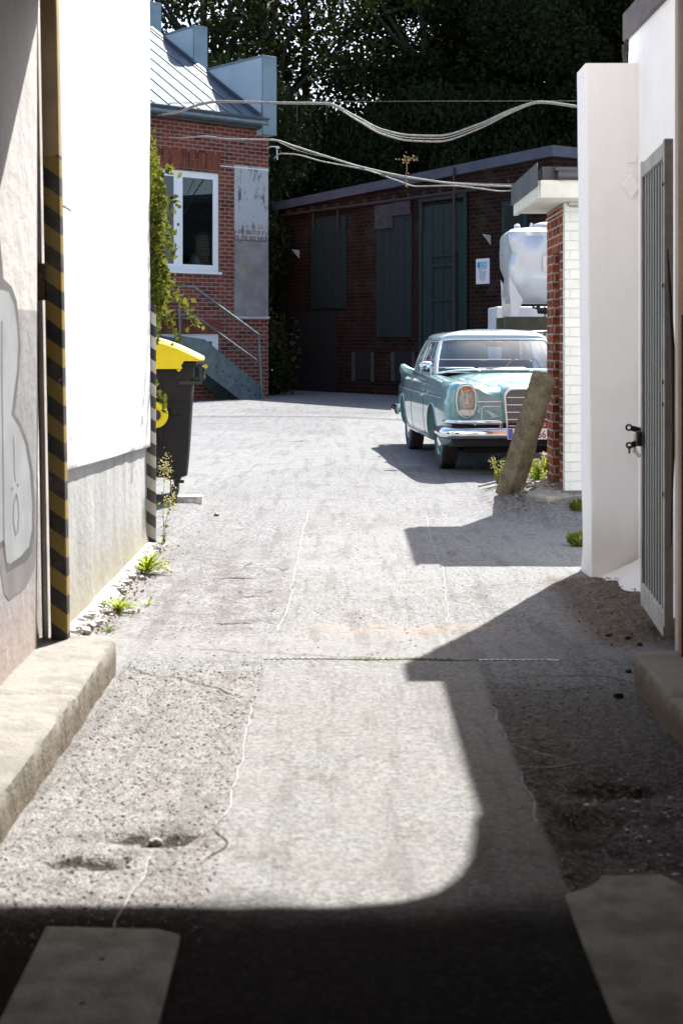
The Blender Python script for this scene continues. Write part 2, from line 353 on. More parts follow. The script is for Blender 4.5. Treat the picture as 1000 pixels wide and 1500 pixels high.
    MT['greendoor'] = M_plain('shade_darkened_green_boards', (.006,.028,.027), .7, c2=(.004,.017,.017), sc=8, bump=.003, bsc=20)  # door boards darkened in colour for the same shade
    MT['bluegreen'] = M_plain('shade_darkened_blue_green_boards', (.005,.020,.022), .7, c2=(.003,.012,.014), sc=8, bump=.003, bsc=20)  # shade put into this board colour as well
    MT['greyboard'] = M_plain('weathered_grey_board', (.05,.042,.055), .8, c2=(.032,.026,.034), sc=6)
    MT['palewood'] = M_plain('pale_iron_bars', (.06,.052,.048), .7, c2=(.04,.035,.033), sc=10)
    MT['coping'] = M_plain('bitumen_coping', (.055,.06,.09), .7, .0, c2=(.075,.08,.11), sc=3)
    MT['black'] = M_plain('black_void', (.006,.006,.006), .9)
    MT['rustpipe'] = M_plain('rusty_pipe', (.035,.018,.015), .7, c2=(.024,.015,.014), sc=12)
    MT['paper'] = M_plain('white_sign_paper', (.72,.72,.76), .6)
    MT['signblue'] = M_plain('sign_blue', (.12,.38,.55), .6); MT['signgreen'] = M_plain('sign_green', (.05,.22,.16), .6)
    MT['signink'] = M_plain('sign_ink', (.22,.24,.32), .6); MT['signtextw'] = M_plain('sign_pale_blue', (.45,.68,.78), .6)
    # car
    t = NT('teal_car_paint'); t.set(base=t.mix(.15,(.155,.315,.325),(.17,.33,.34)), rough=.28, metal=.0, coat=1.0, coatr=.03, spec=.5); MT['paint'] = t.m
    MT['roofpaint'] = M_plain('pale_roof_paint', (.36,.48,.485), .25, 0, coat=1.0)
    MT['chrome'] = M_plain('chrome', (.75,.76,.78), .09, 1.0)
    MT['chromed'] = M_plain('dull_chrome', (.55,.56,.57), .3, 1.0)
    MT['rubber'] = M_plain('tyre_rubber', (.022,.021,.021), .75, c2=(.032,.03,.029), sc=8, bump=.002, bsc=60)
    MT['blackp'] = M_plain('black_plastic', (.02,.02,.021), .45, c2=(.028,.027,.026), sc=5, bump=.001)
    MT['under'] = M_plain('underseal', (.012,.012,.012), .9)
    MT['interior'] = M_plain('dark_interior', (.045,.04,.045), .7)
    MT['seat'] = M_plain('blue_grey_seat', (.09,.10,.13), .6, bump=.002)
    MT['steer'] = M_plain('ivory_wheel', (.55,.55,.50), .3)
    MT['glass'] = M_glass('car_glass', (.58,.63,.70), 1.1)
    MT['lens'] = M_glass('lamp_lens', (.85,.85,.82), 1.3, .06)
    MT['amber'] = M_plain('amber_lens', (.42,.12,.03), .2, coat=1.0); MT['redlens'] = M_plain('red_lens', (.4,.02,.015), .2, coat=1.0)
    t = NT('lamp_reflector'); t.set(base=t.mix(t.ramp(t.vor(45),.1,.5),(.24,.235,.22),(.55,.545,.53)), rough=.35, metal=.15); t.bump(t.vor(45),.006); MT['reflector'] = t.m; MT['bar'] = M_plain('anodised_trim', (.78,.79,.8), .35, .35)
    t = NT('grille_mesh'); w = t.n('TexWave',{'Vector':t.obj,'Scale':38.0},bands_direction='X').outputs['Fac']; t.set(base=t.mix(t.ramp(w,.3,.7),(.12,.12,.125),(.27,.27,.275)), rough=.45, metal=.6); t.bump(w,.004); MT['grille'] = t.m
    MT['plate'] = M_plain('plate_white', (.78,.78,.78), .4); MT['plateblue'] = M_plain('plate_blue', (.08,.12,.45), .4); MT['ink'] = M_plain('plate_black', (.01,.01,.01), .5)
    # bin
    MT['yellow'] = M_plain('yellow_bin_plastic', (.72,.56,.01), .4, c2=(.66,.50,.01), sc=4, bump=.001, bsc=30)
    MT['anthracite'] = M_plain('anthracite_bin_plastic', (.010,.009,.009), .6, c2=(.015,.013,.012), sc=5, bump=.001, spec=.25)
    # striped posts
    MT['hazard'] = mat_stripes('yellow_black_hazard', (.25,.165,.02), (.012,.011,.01), .165, .45, 2.13, (.37,.26,.13))
    MT['hazardw'] = mat_stripes('white_black_hazard', (.47,.44,.38), (.015,.015,.015), .165, .35)
    MT['tan'] = M_plain('tan_post_paint', (.25,.15,.06), .5, c2=(.17,.10,.045), sc=6)
    MT['paleedge'] = M_plain('pale_edge', (.50,.47,.44), .6, c2=(.38,.35,.33), sc=6)
    MT['slotrust'] = M_plain('rust_edge', (.20,.10,.06), .8, c2=(.09,.05,.035), sc=14)
    # gate
    MT['corr'] = M_plain('corrugated_zinc', (.24,.28,.29), .6, .15, c2=(.13,.15,.155), sc=22, bump=.002, bsc=50, det=8)
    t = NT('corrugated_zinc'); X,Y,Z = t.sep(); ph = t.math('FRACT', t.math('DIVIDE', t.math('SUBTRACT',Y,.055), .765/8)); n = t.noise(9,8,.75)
    c = t.mix(t.ramp(n,.4,.62), (.125,.145,.15), (.20,.225,.23)); c = t.mix(t.math('LESS_THAN',ph,.36), c, (.40,.42,.42)); c = t.mix(t.math('MULTIPLY',t.math('GREATER_THAN',ph,.84),.8), c, (.03,.032,.03)); t.set(base=c, rough=.65, spec=.3); MT['corr'] = t.m  # rib relief toned in colour: pale worn ridges, dark shaded edges
    MT['gateframe'] = M_plain('grey_gate_frame', (.42,.41,.40), .6, .0, c2=(.32,.31,.30), sc=9)
    MT['lock'] = M_plain('dark_iron', (.03,.025,.022), .5, .5); MT['steel'] = M_plain('bright_steel', (.6,.6,.6), .25, 1.0)
    MT['darkrubber'] = M_plain('black_strip', (.02,.016,.014), .7)
    MT['brownfascia'] = M_plain('brown_slate_fascia', (.085,.07,.072), .7, c2=(.12,.10,.10), sc=10, bump=.003)
    MT['garfascia'] = mat_plaster('flaking_white_boards', (.62,.62,.57), (.42,.40,.34), .5)
    MT['corrdark'] = M_plain('dark_corrugated_sheet', (.05,.055,.062), .5, .3, c2=(.075,.08,.088), sc=6)
    MT['wood'] = M_plain('old_brown_wood', (.12,.06,.03), .8, c2=(.07,.04,.025), sc=8, bump=.003)
    # tank
    t = NT('brushed_tank_steel'); n = t.noise(3,5,.6); t.set(base=t.mix(t.ramp(n,.35,.65),(.60,.61,.62),(.54,.55,.56)), rough=.4, metal=.5); t.bump(t.noise(1.3,2,.4),.03); MT['tank'] = t.m
    MT['olive'] = M_plain('olive_beam', (.075,.06,.03), .8, c2=(.045,.04,.028), sc=7)
    MT['coolwhite'] = M_plain('white_sheet_metal', (.55,.57,.62), .5, c2=(.45,.46,.5), sc=3)
    # wires
    MT['cable'] = M_plain('weathered_cable', (.42,.38,.33), .7, c2=(.30,.27,.23), sc=9); MT['wire'] = M_plain('thin_steel_wire', (.07,.07,.07), .5, .5)
    # graffiti
    MT['gsilver'] = M_plain('silver_spray_paint', (.28,.295,.305), .6, .05, c2=(.23,.24,.25), sc=5); MT['ggrey'] = M_plain('dark_grey_spray_paint', (.06,.06,.06), .7, c2=(.09,.085,.085), sc=9)
    MT['gshade'] = M_plain('mid_grey_spray_paint', (.12,.115,.115), .7, c2=(.16,.15,.15), sc=7)
    # plants
    MT['treeleaf'] = M_leaf('tree_leaf', (.010,.018,.006), (.026,.032,.010), .08)
    MT['treeleafb'] = M_leaf('pale_tree_leaf', (.012,.021,.006), (.034,.038,.010), .12)
    MT['bark'] = M_plain('dark_bark', (.035,.028,.02), .9, c2=(.055,.045,.032), sc=5, bump=.02, bsc=12)
    MT['vine'] = M_leaf('creeper_leaf', (.022,.050,.010), (.13,.13,.022), .3)
    MT['weed'] = M_leaf('dandelion_leaf', (.12,.24,.02), (.30,.36,.03), .4)
    MT['weedd'] = M_leaf('weed_leaf', (.07,.11,.03), (.22,.22,.05), .35)
    MT['seed'] = M_leaf('seed_head', (.20,.17,.10), (.45,.40,.28), .3)
    MT['stem'] = M_plain('weed_stem', (.16,.17,.05), .7, c2=(.22,.16,.08), sc=20)
    MT['litter'] = M_leaf('leaf_litter', (.10,.05,.025), (.34,.24,.14), .1)
    MT['grit'] = M_plain('loose_grit', (.24,.23,.22), .9, c2=(.09,.085,.08), sc=30)
    MT['shard'] = M_plain('pale_chips', (.50,.48,.46), .8, c2=(.30,.28,.27), sc=30)
    MT['soil'] = M_plain('dark_soil', (.05,.036,.022), .95, c2=(.03,.022,.015), sc=2, bump=.05, bsc=4)
mats()
# ================================================================== ground
def sstep(a, b, x):
    t = min(1, max(0, (x-a)/(b-a))); return t*t*(3-2*t)
from mathutils import noise as mnoise
def gh(x, y):                                     # ground height: level yard, a mound at the shed pier, shallow holes
    h = .16*sstep(1.15,1.95,x)*sstep(11.0,12.05,y)*(1-sstep(13.3,14.3,y))
    if y < 13 and abs(x) < 3:
        h += .010*(mnoise.noise(Vector((x*.9,y*.9,0)))) + .004*mnoise.noise(Vector((x*5,y*5,3)))
        r = sstep(.62,.72,x)*sstep(3.75,3.95,y)*(1-sstep(4.65,4.95,y))
        h -= r*(.022+.018*mnoise.noise(Vector((x*7,y*5,1))))
        for cx, cy, rx, ry, dp in ((-.56,4.13,.13,.065,.03),(-.70,3.93,.11,.04,.026),(.78,4.30,.12,.10,.03),(.92,4.62,.16,.05,.025)):
            q = ((x-cx)/rx)**2+((y-cy)/ry)**2; h -= dp*math.exp(-(q*(1+.5*mnoise.noise(Vector((x*16,y*16,2)))))**2) if q < 6 else 0
        h += .03*sstep(1.30,1.5,x)*sstep(6.6,7.2,y)*(1-sstep(8.2,8.8,y))*(1+.6*mnoise.noise(Vector((x*6,y*6,9))))
        h += .03*sstep(-1.17,-1.28,x)*sstep(6.3,6.6,y)
    return h
def axis_pts(lo, hi, fine_lo, fine_hi, st, grow=1.35):
    a = list(np.arange(fine_lo, fine_hi+1e-6, st)); s = st; v = fine_hi
    while v < hi: s *= grow; v += s; a.append(v)
    s = st; v = fine_lo
    while v > lo: s *= grow; v -= s; a.insert(0, v)
    return a
xs = axis_pts(-260, 260, -1.7, 2.9, .028); ys = axis_pts(-40, 420, 2.6, 14.6, .022)
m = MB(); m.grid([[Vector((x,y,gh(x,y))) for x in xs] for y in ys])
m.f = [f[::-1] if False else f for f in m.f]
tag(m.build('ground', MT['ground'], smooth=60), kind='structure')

def ribbon(pts, w, lift=.004, jit=.012, sub=8, taper=True):
    """a thin wandering strip laid on the ground"""
    P2 = []
    for a, b in zip(pts[:-1], pts[1:]):
        for k in range(sub): t = k/sub; P2.append(Vector((a[0]+(b[0]-a[0])*t, a[1]+(b[1]-a[1])*t)))
    P2.append(Vector(pts[-1][:2])); n = len(P2); L = []; 
    for i, p in enumerate(P2):
        t = (P2[min(i+1,n-1)]-P2[max(i-1,0)]).normalized(); q = Vector((-t.y,t.x))
        p = p + q*jit*mnoise.noise(Vector((p.x*6,p.y*6,7)))*2
        ww = w*(.55+.9*abs(mnoise.noise(Vector((p.x*9,p.y*9,2)))))*(min(1,(min(i,n-1-i)+.3)/2) if taper else 1)
        L.append((p+q*ww*.5, p-q*ww*.5))
    return [[Vector((c.x,c.y,gh(c.x,c.y)+lift)) for c in pr] for pr in L]
def seam(name, px, w, mat, label, cat, group=None, **k):
    m = MB(); m.grid(ribbon([G(*p)[:2] for p in px], w, **k)); return tag(m.build(name, mat), label, cat, group)
def marks(name, mat, lines, w, **k):
    m = MB()
    for px in lines: m.grid(ribbon([G(*p)[:2] for p in px], w, **k))
    return tag(m.build(name, mat), kind='structure')
marks('trench_joint', MT['seam'], [
    [(453,745),(440,800),(430,850),(417,905),(403,925)], [(623,748),(630,790),(647,830),(655,880),(656,915)]], .007, jit=.012, lift=.0025)
marks('road_seam', MT['seam'], [
    [(371,1030),(358,1090),(345,1150),(330,1200),(322,1212)], [(322,1212),(290,1226),(262,1234)], [(228,1248),(205,1290),(178,1330),(170,1365)],
    [(714,1034),(733,1060),(741,1086)], [(758,1128),(800,1122),(845,1116)], [(757,1130),(770,1165),(784,1208)], [(741,1088),(790,1105),(835,1114)]], .007, jit=.012, lift=.0025)
marks('asphalt_crack', MT['crack'], [
    [(275,952),(350,955),(440,961),(560,966)], [(340,830),(380,832),(415,838),(427,832)], [(332,850),(345,846),(365,849)], [(372,824),(366,832),(392,840)], [(340,912),(360,908),(405,914)],
    [(700,992),(760,996),(850,992),(930,1000)], [(705,1008),(800,1014),(930,1000)], [(322,1214),(310,1240),(304,1262)],
    [(345,868),(352,870),(360,868)], [(390,870),(393,866)], [(230,822),(300,826),(345,832)], [(470,606),(520,609),(570,606)], [(350,700),(380,680),(440,679)], [(170,975),(230,992),(300,1000),(368,1024)],
    [(300,640),(380,646),(520,640),(640,652)], [(400,706),(520,712),(640,722),(740,724)]], .008, jit=.03, lift=.003)
0 and marks('asphalt_hole_shadow_edge', MT['crack'], [[(172,1222),(235,1228),(262,1236)],[(122,1266),(160,1274),(212,1270)],[(784,1210),(800,1222),(830,1228)],[(845,1160),(812,1170),(806,1200)]], .035, jit=.02, lift=.003)
# slot drain across the alley
t = thing('slot_drain', 'narrow slotted drain line crossing the alley, mossy in the middle', 'drain', (.3,6.5,0))
m = MB(); 
for i in range(46):
    x = -.35 + i*.028; m.box(x, x+.014, 6.425-.003*i/10, 6.437-.003*i/10, gh(x,6.43)-.002, gh(x,6.43)+.005)
m.build('slot_edge', MT['seam'], t, world=True)
m = MB(); m.grid(ribbon([(.62,6.415),(.80,6.412),(.98,6.408)], .022, jit=.004, taper=False)); m.build('metal_strip', MT['coolwhite'], t, world=True)
m = MB(); m.grid(ribbon([(-.35,6.445),(.2,6.43),(.6,6.42)], .02, lift=.0025, jit=.004)); m.build('gap', MT['crack'], t, world=True)
pts = [(random.uniform(.05,.5), 6.428+random.gauss(0,.006), 0) for _ in range(170)]
pts = [(x,y,gh(x,y)+.003) for x,y,z in pts]
obj_from(leaves_mesh('moss', pts, .009, MT['weedd']), 'moss', t).matrix_parent_inverse = wm(t).inverted()

# concrete slabs set in the floor of the passage
def slab(pts, label, h=.012):
    m = MB(); m.prism([p for p in pts], 'z', -.05, h); return tag(m.build('concrete_slab', MT['slab'], bevel=.006), label, 'slab', 'slabs in the passage floor')
slab([(-.72,1.6),(-.37,1.6),(-.388,3.44),(-.45,3.475),(-.725,3.49)][::1], 'worn concrete slab at the dark lower left of the passage floor')
slab([(.575,1.6),(.99,1.6),(.90,3.75),(.86,3.83),(.70,3.82),(.65,3.74),(.578,3.69),(.575,3.4)], 'worn concrete slab with broken corner at the dark lower right')
m = MB()
for (cx,cy) in ((-.555,3.30),(-.56,3.08)): m.lathe([(.0,.0),(.008,.0),(.006,.0008),(0,.001)], 'z', (cx,cy,.0122), 10)
tag(m.build('slab_stain', MT['crack']), kind='structure')

# kerbs
def kerb(name, pts, h, label):
    sg = 1 if pts[0][0] < 0 else -1; xw, xe, ya, yb = pts; m = MB(); rows = []
    xw, xe, ya, yb = xw[0], xe[0], ya, yb; nn = mnoise.noise
    for i in range(int((yb-ya)/.03)+1):
        y = ya+.03*i; ch = max(0,nn(Vector((y*3.1,sg,1)))-.10)*.05+max(0,nn(Vector((y*11,sg,2))))*.018; c2 = .003+.008*abs(nn(Vector((y*17,sg,3))))
        rnd = .05*max(0,1-(yb-y)/.10)**2; jt = .012 if abs(y-5.25) < .02 or abs(y-3.6) < .02 else 0
        e = xe + sg*(-rnd) + sg*.010*nn(Vector((y*2,sg,4)))
        def z(k,a): return h-jt+.006*nn(Vector((y*4,k,sg)))-a
        rows.append([Vector((xw,y,-.1)),Vector((xw,y,z(0,0))),Vector(((xw+e)/2,y,z(1,0))),Vector((e-sg*(.03+ch*1.3),y,z(2,0))),Vector((e-sg*(.012+ch),y,z(3,.002+c2*.2))),Vector((e-sg*(.003+ch*.5),y,z(3,.008+c2+ch*.6))),Vector((e+sg*.006*nn(Vector((y*9,1,sg))),y,h*.55-ch*.3)),Vector((e+sg*.012*nn(Vector((y*7,2,sg))),y,h*.25)),Vector((e,y,-.1))])
    m.grid(rows); m.add(rows[-1],[tuple(range(9))]); m.f = [f if sg < 0 else f[::-1] for f in m.f]; o = m.build(name, MT['kerb'], smooth=38)
    return tag(o, label, 'kerb', 'kerbs along the passage walls')
def jag(x, y0, y1, n, amp, seed): return [(x+amp*(mnoise.noise(Vector((i*1.7,seed,0)))), y0+(y1-y0)*i/n) for i in range(n+1)]
lk = jag(-.975, -5, 6.18, 60, .018, 3)
kerb('kerb', [(-1.5,0),(-.975,0),-5,6.27], .148, 'long pale sandstone kerb below the graffiti wall on the left')
rk = jag(1.205, -5, 5.75, 56, .012, 8)
kerb('kerb', [(1.7,0),(1.21,0),-5,6.0], .14, 'shaded brown kerb on the right below the metal gate post')

# ================================================================== passage house (the camera stands in its covered way)
PH = thing('passage_house', 'cream and grey rendered house whose covered passage frames the alley', 'building', (0,0,0))
def lbuild(m, name, mat, **k): return m.build(name, mat, PH, **k)
m = MB(); m.box(-6,-1.283,-5.2,6.03,0,2.99); LW = lbuild(m,'left_passage_wall', MT['passage'], bevel=.03, seg=4)
LW['label'] = 'cream over grey passage wall with graffiti'
m = MB(); m.box(1.447,8,-5.2,6.2,0,2.99); lbuild(m,'right_passage_wall', MT['cream'], bevel=.02, seg=3)
m = MB(); m.box(-6,8,-5.2,6.02,3.0,3.3); lbuild(m,'passage_ceiling', MT['darkin'])
m = MB(); m.box(-6,8,-5.5,-5.21,0,7); lbuild(m,'rear_light_blocker', MT['darkin'])  # unseen wall added to shut light out of the passage end
m = MB(); m.prism([(-6,2.97),(-1.283,2.97)]+[(1.447,2.97),(1.447,3.0),(8,3.0),(8,7),(-6,7)], 'y', 5.98, 6.16); lbuild(m,'arch_wall', MT['cream'])
m = MB(); m.box(-6,8,-5.2,5.97,3.31,7); lbuild(m,'upper_storey', MT['cream'])
# graffiti, painted on the left wall (a few mm proud)
def W(px, X=-1.283):
    out = []
    for x, y in px: d = -X*F/(HX-x); out.append((d, EYE-(y-HY)*d/F))
    return out
def paint(poly, name, mat, parent, off, X=-1.283):
    m = MB(); m.prism(W(poly), 'x', X+.0002, X+off); return m.build(name, mat, parent)
GF = thing('graffiti', 'silver bubble-letter graffiti with grey outline sprayed on the left passage wall', 'graffiti', (-1.283,5.3,.15))
out = [(-60,345),(-12,350),(0,353),(3,385),(5,408),(17,420),(24,440),(28,475),(30,505),(28,545),(24,580),(21,606),(31,622),(41,650),(48,690),(51,735),(51,775),(47,810),(38,822),(20,832),(10,838),(4,800),(-20,820),(-60,830)]
inn = [(-60,430),(-10,425),(4,425),(12,428),(20,446),(24,478),(26,505),(24,545),(19,580),(16,608),(27,626),(36,650),(43,690),(46,735),(46,775),(42,800),(30,815),(14,826),(9,824),(6,790),(-20,810),(-60,815)]
shd = [(5,790),(10,838),(20,832),(38,822),(47,810),(51,775),(53,800),(50,835),(38,860),(13,880),(6,870),(0,830),(-5,800)]
def wp(poly,name,mat,off): 
    m = MB(); m.prism(W(poly),'x',-1.2828,-1.283+off); return m.build(name,mat,GF,world=True)
wp(shd,'shadow_stroke',MT['gshade'],.0015); wp(out,'outline',MT['ggrey'],.0022); wp(inn,'letter_fill',MT['gsilver'],.003)
def stroke(px, w):
    q = W(px); m = MB(); L = []
    for i,p in enumerate(q):
        a = Vector(q[max(i-1,0)]); b = Vector(q[min(i+1,len(q)-1)]); t = (b-a).normalized(); nn = Vector((-t.y,t.x))*w*.5; p = Vector(p)
        L.append([Vector((-1.2792,(p+nn).x,(p+nn).y)), Vector((-1.2792,(p-nn).x,(p-nn).y))])
    m.grid(L); return m.build('stroke', MT['ggrey'], GF, world=True)
stroke([(2,470),(2,560),(4,700),(5,800)],.014); stroke([(19,640),(20,665),(20,690),(22,706)],.010); stroke([(16,716),(18,716)],.012); stroke([(24,710),(26,711)],.012)
stroke([(23,724),(19,740),(19,765),(22,784),(25,778),(27,755),(25,732),(23,724)],.012)

# striped post at the left end of the passage
SP = thing('hazard_post', 'tall post striped yellow and black, plain tan at its top, left of the passage', 'post', (-1.22,6.2,.12), group='striped posts')
tilt = Matrix.Translation((-1.222,6.2,.12)) @ Matrix.Rotation(R(-1.0),4,'Y')
m = MB(); m.box(-.037,.037,-.036,.036,0,2.95); o = m.build('post', MT['hazard'], SP, bevel=.008); o.matrix_parent_inverse = wm(SP).inverted() @ tilt @ Matrix.Translation((0,0,0))
m = MB(); m.box(-.068,-.052,-.03,.05,.02,2.95); o = m.build('edge_strip', MT['paleedge'], SP, bevel=.004); o.matrix_parent_inverse = wm(SP).inverted() @ tilt
m = MB(); m.box(-.074,-.069,-.03,.0,.02,2.95); o = m.build('rust_line', MT['slotrust'], SP); o.matrix_parent_inverse = wm(SP).inverted() @ tilt
m = MB(); m.box(-.075,-.035,-.045,-.02,1.50,1.66); m.lathe([(.012,0),(.012,.03)],'y',(-.055,-.06,1.55),10); m.lathe([(.012,0),(.012,.03)],'y',(-.055,-.06,1.61),10); o = m.build('hinge', MT['slotrust'], SP, bevel=.003); o.matrix_parent_inverse = wm(SP).inverted() @ tilt
# tan post at the right edge
TP = thing('gate_post', 'tan painted steel post at the right edge of the passage', 'post', (1.45,6.0,.14))
m = MB(); m.box(1.405,1.449,5.86,5.95,.14,2.9); m.build('post', MT['tan'], TP, world=True, bevel=.006)
m = MB(); m.box(1.40,1.415,5.855,5.875,.14,1.55); m.build('cover_strip', MT['darkrubber'], TP, world=True)

# left white wall (outbuilding side) with ledge
LB = thing('limewashed_outbuilding', 'tall white limewashed wall on the left with a grey recessed foot and a sloping ledge', 'building', (-1.4,8,0))
yy = list(np.linspace(6.17,9.84,60)); 
def ledge(y): return .84 - (y-6.3)*.036
def wface(y, z):
    n = .012*mnoise.noise(Vector((y*1.3,z*1.1,5)))+.004*mnoise.noise(Vector((y*6,z*6,5)))
    return n
m = MB(); rows = []
for y in yy:
    lz = ledge(y); zs = [-.05,.05,.12,.2,.3,.4,.5,.6,lz-.03,lz-.012, lz-.008,lz,lz+.02]+list(np.linspace(lz+.08,5.2,30)); row = []
    for i,z in enumerate(zs):
        x = -1.322+wface(y,z)
        dep = .028*sstep(6.3,7.0,y)
        if i <= 9: x -= dep
        elif i == 10: x -= dep*.2
        if z < .3: x += .03*(1-z/.3)**2
        row.append(Vector((x,y,z)))
    rows.append(row)
m.grid([r for r in rows]); m.v = m.v
m.build('wall', MT['white'], LB, world=True, smooth=35)
m = MB(); m.box(-5.8,-1.40,6.3,9.82,0,5.2); m.build('wall_core', MT['white'], LB, world=True)
m = MB(); m.box(-1.43,-1.33,9.80,9.84,.72,5.2); m.box(-1.43,-1.362,9.80,9.835,0,.72); m.build('wall_end', MT['white'], LB, world=True)
m = MB(); m.box(-6.0,-1.2,6.18,10.0,5.2,5.3); m.build('roof', MT['fascia'], LB, world=True)
m = MB(); m.tube([(-1.335,6.62,2.08),(-1.29,6.64,2.07),(-1.28,6.72,2.06)],.006); m.build('wall_hook', MT['paleedge'], LB, world=True)
# rubble strip along the foot
m = MB()
for i in range(420):
    y = random.uniform(6.35,9.75); x = -1.335+abs(random.gauss(0,.045))+.015; s = .004+.02*random.random()**2.5; a = random.random()*3
    m.box(-s,s,-s*.8,s*.8,-s*.5,s*.6, Matrix.Translation((x+.02,y,gh(x,y)+.008)) @ Matrix.Rotation(a,4,'Z') @ Matrix.Rotation(random.uniform(-.5,.5),4,'X'))
tag(m.build('rubble', MT['rubble']), 'crumbled white limewash rubble lying along the foot of the left wall', 'rubble', kind='stuff')
m = MB(); m.grid([[Vector((-1.34,y,.055)), Vector((-1.27+.02*mnoise.noise(Vector((y*4,0,0))),y,.045)), Vector((-1.215+.03*mnoise.noise(Vector((y*3,4,0))),y,gh(-1.2,y)-.004))] for y in np.linspace(6.28,9.8,80)])
tag(m.build('wall_footing', MT['rubble'], smooth=60), kind='structure')

# black and white striped corner guard
CG = thing('corner_guard', 'black and white striped corner guard at the far end of the left white wall', 'post', (-1.35,9.88,0), group='striped posts')
m = MB(); m.lathe([(.035,0),(.038,.01),(.038,1.685),(.030,1.69),(0,1.69)],'z',(-1.325,9.89,0),20); m.box(-1.355,-1.318,9.845,9.86,.0,.74)
m.build('guard_tube', MT['hazardw'], CG, world=True, smooth=40)
m = MB(); m.box(-1.38,-1.22,9.80,9.98,-.01,.02); m.build('foot_plate', MT['concrete'], CG, world=True, bevel=.006)

# ================================================================== right side: white pillar, white building, gate leaf
PL = thing('white_pillar', 'white rendered square pillar standing out from the right hand wall, with a flared foot', 'pillar', (1.7,8.8,0))
m = MB(); rows = []
for z in list(np.linspace(-.05,3.13,40)):
    b = -.035*(z/3.1); fl = .05*(max(0,1-z/.12))**1.6; x0 = 1.518+b-fl*.25; y0 = 8.65-fl
    nz = .006*mnoise.noise(Vector((z*2,1,0)))
    c = .012
    rows.append([Vector((x0+nz,8.97,z)),Vector((x0+nz*.5,8.85,z)),Vector((x0+nz,y0+c*1.2,z)),Vector((x0+c*.3,y0+c*.35,z)),Vector((x0+c*1.1,y0,z)),Vector((1.62,y0+nz,z)),Vector((1.75,y0-nz,z)),Vector((1.86,y0,z)),Vector((1.86,8.97,z))])
m.grid(rows, closed=True); m.add(rows[-1],[tuple(range(9))]); m.build('shaft', MT['wplaster'], PL, world=True, smooth=50)
m = MB()  # house number relief, a worn raised mark
m.prism([(1.70,2.38),(1.76,2.46),(1.82,2.38),(1.76,2.30)],'y',8.64,8.652); m.prism([(1.735,2.52),(1.79,2.52),(1.79,2.56),(1.735,2.56)],'y',8.642,8.652); m.build('worn_relief', MT['wplaster'], PL, world=True, bevel=.006)
RB = thing('white_side_building', 'white rendered building on the right with a brown slate fascia at its eaves', 'building', (2.5,7.6,0))
m = MB(); m.box(1.80,6,6.2,8.95,0,3.36); m.build('wall', MT['wplaster'], RB, world=True, bevel=.01)
m = MB(); m.box(1.772,6.2,6.17,8.98,3.33,3.50); m.build('fascia', MT['brownfascia'], RB, world=True, bevel=.004)
m = MB(); m.prism([(1.80,7.25),(1.735,7.23),(1.715,7.05),(1.69,6.9),(1.64,6.75),(1.57,6.64),(1.48,6.575),(1.38,6.55),(.9,6.50),(.9,6.17),(1.80,6.17)],'z',3.42,3.46); m.build('unseen_shadow_plate', MT['brownfascia'], RB, world=True)  # unseen plate added above view, shaped to round off the shadow corner
m = MB(); m.prism([(1.77,3.50),(6.2,3.50),(6.2,4.6),(4.0,5.0)],'y',6.17,8.98); m.build('roof', MT['brownfascia'], RB, world=True)
m = MB(); m.tube([(1.79,8.93,3.33),(1.775,8.95,3.24),(1.80,8.96,3.10)],.012); m.lathe([(0,0),(.02,.0),(.02,.05),(0,.05)],'z',(1.78,8.94,3.25),10); m.build('cable_clip', MT['lock'], RB, world=True)
# plaster skirt between pillar and gate
m = MB(); m.grid([[Vector((1.86-.0,y,.16)), Vector((1.76,y,.10+.02*mnoise.noise(Vector((y*3,0,0))))), Vector((1.52+.13*(8.65-y)+.03*mnoise.noise(Vector((y*4,2,0))),y,gh(1.6,y)-.012))] for y in np.linspace(6.3,8.62,40)])
tag(m.build('plaster_skirt', MT['wplaster'], smooth=60), kind='structure')
# soil pile
m = MB()
rows = []
for y in np.linspace(6.5,8.75,46):
    row = []
    for x in np.linspace(1.18,1.80,22):
        e = sstep(1.20,1.42,x+.08*mnoise.noise(Vector((y*3,0,4))))*sstep(6.5,6.9,y)*(1-sstep(8.35,8.7,y))
        row.append(Vector((x,y,gh(x,y)-.01+e*(.008+.010*mnoise.noise(Vector((x*14,y*14,0)))))))
    rows.append(row)
m.grid(rows); tag(m.build('soil', MT['soil'], smooth=60), kind='structure')

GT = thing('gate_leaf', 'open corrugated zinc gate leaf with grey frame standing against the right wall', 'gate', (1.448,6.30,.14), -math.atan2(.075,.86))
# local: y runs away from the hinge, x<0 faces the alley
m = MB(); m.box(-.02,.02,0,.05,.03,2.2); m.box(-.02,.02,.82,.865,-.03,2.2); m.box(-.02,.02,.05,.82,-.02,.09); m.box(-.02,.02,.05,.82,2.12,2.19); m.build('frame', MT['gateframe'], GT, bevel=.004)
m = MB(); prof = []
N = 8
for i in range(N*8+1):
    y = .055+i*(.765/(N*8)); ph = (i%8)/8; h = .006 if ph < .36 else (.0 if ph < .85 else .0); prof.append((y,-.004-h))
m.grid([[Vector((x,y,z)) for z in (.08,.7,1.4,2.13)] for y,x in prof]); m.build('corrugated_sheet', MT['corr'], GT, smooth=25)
m = MB()
for z in (.62,1.02,1.12,1.55,2.0): m = MB(); m.lathe([(.0,-.008),(.010,-.006),(.010,0)],'x',(-.02,.025,z),10); m.build('bolt', MT['lock'], GT)
LK = m = MB(); m.box(-.045,-.02,.80,.87,.775,.85); bo = m.build('latch', MT['lock'], GT, bevel=.008)
m = MB()
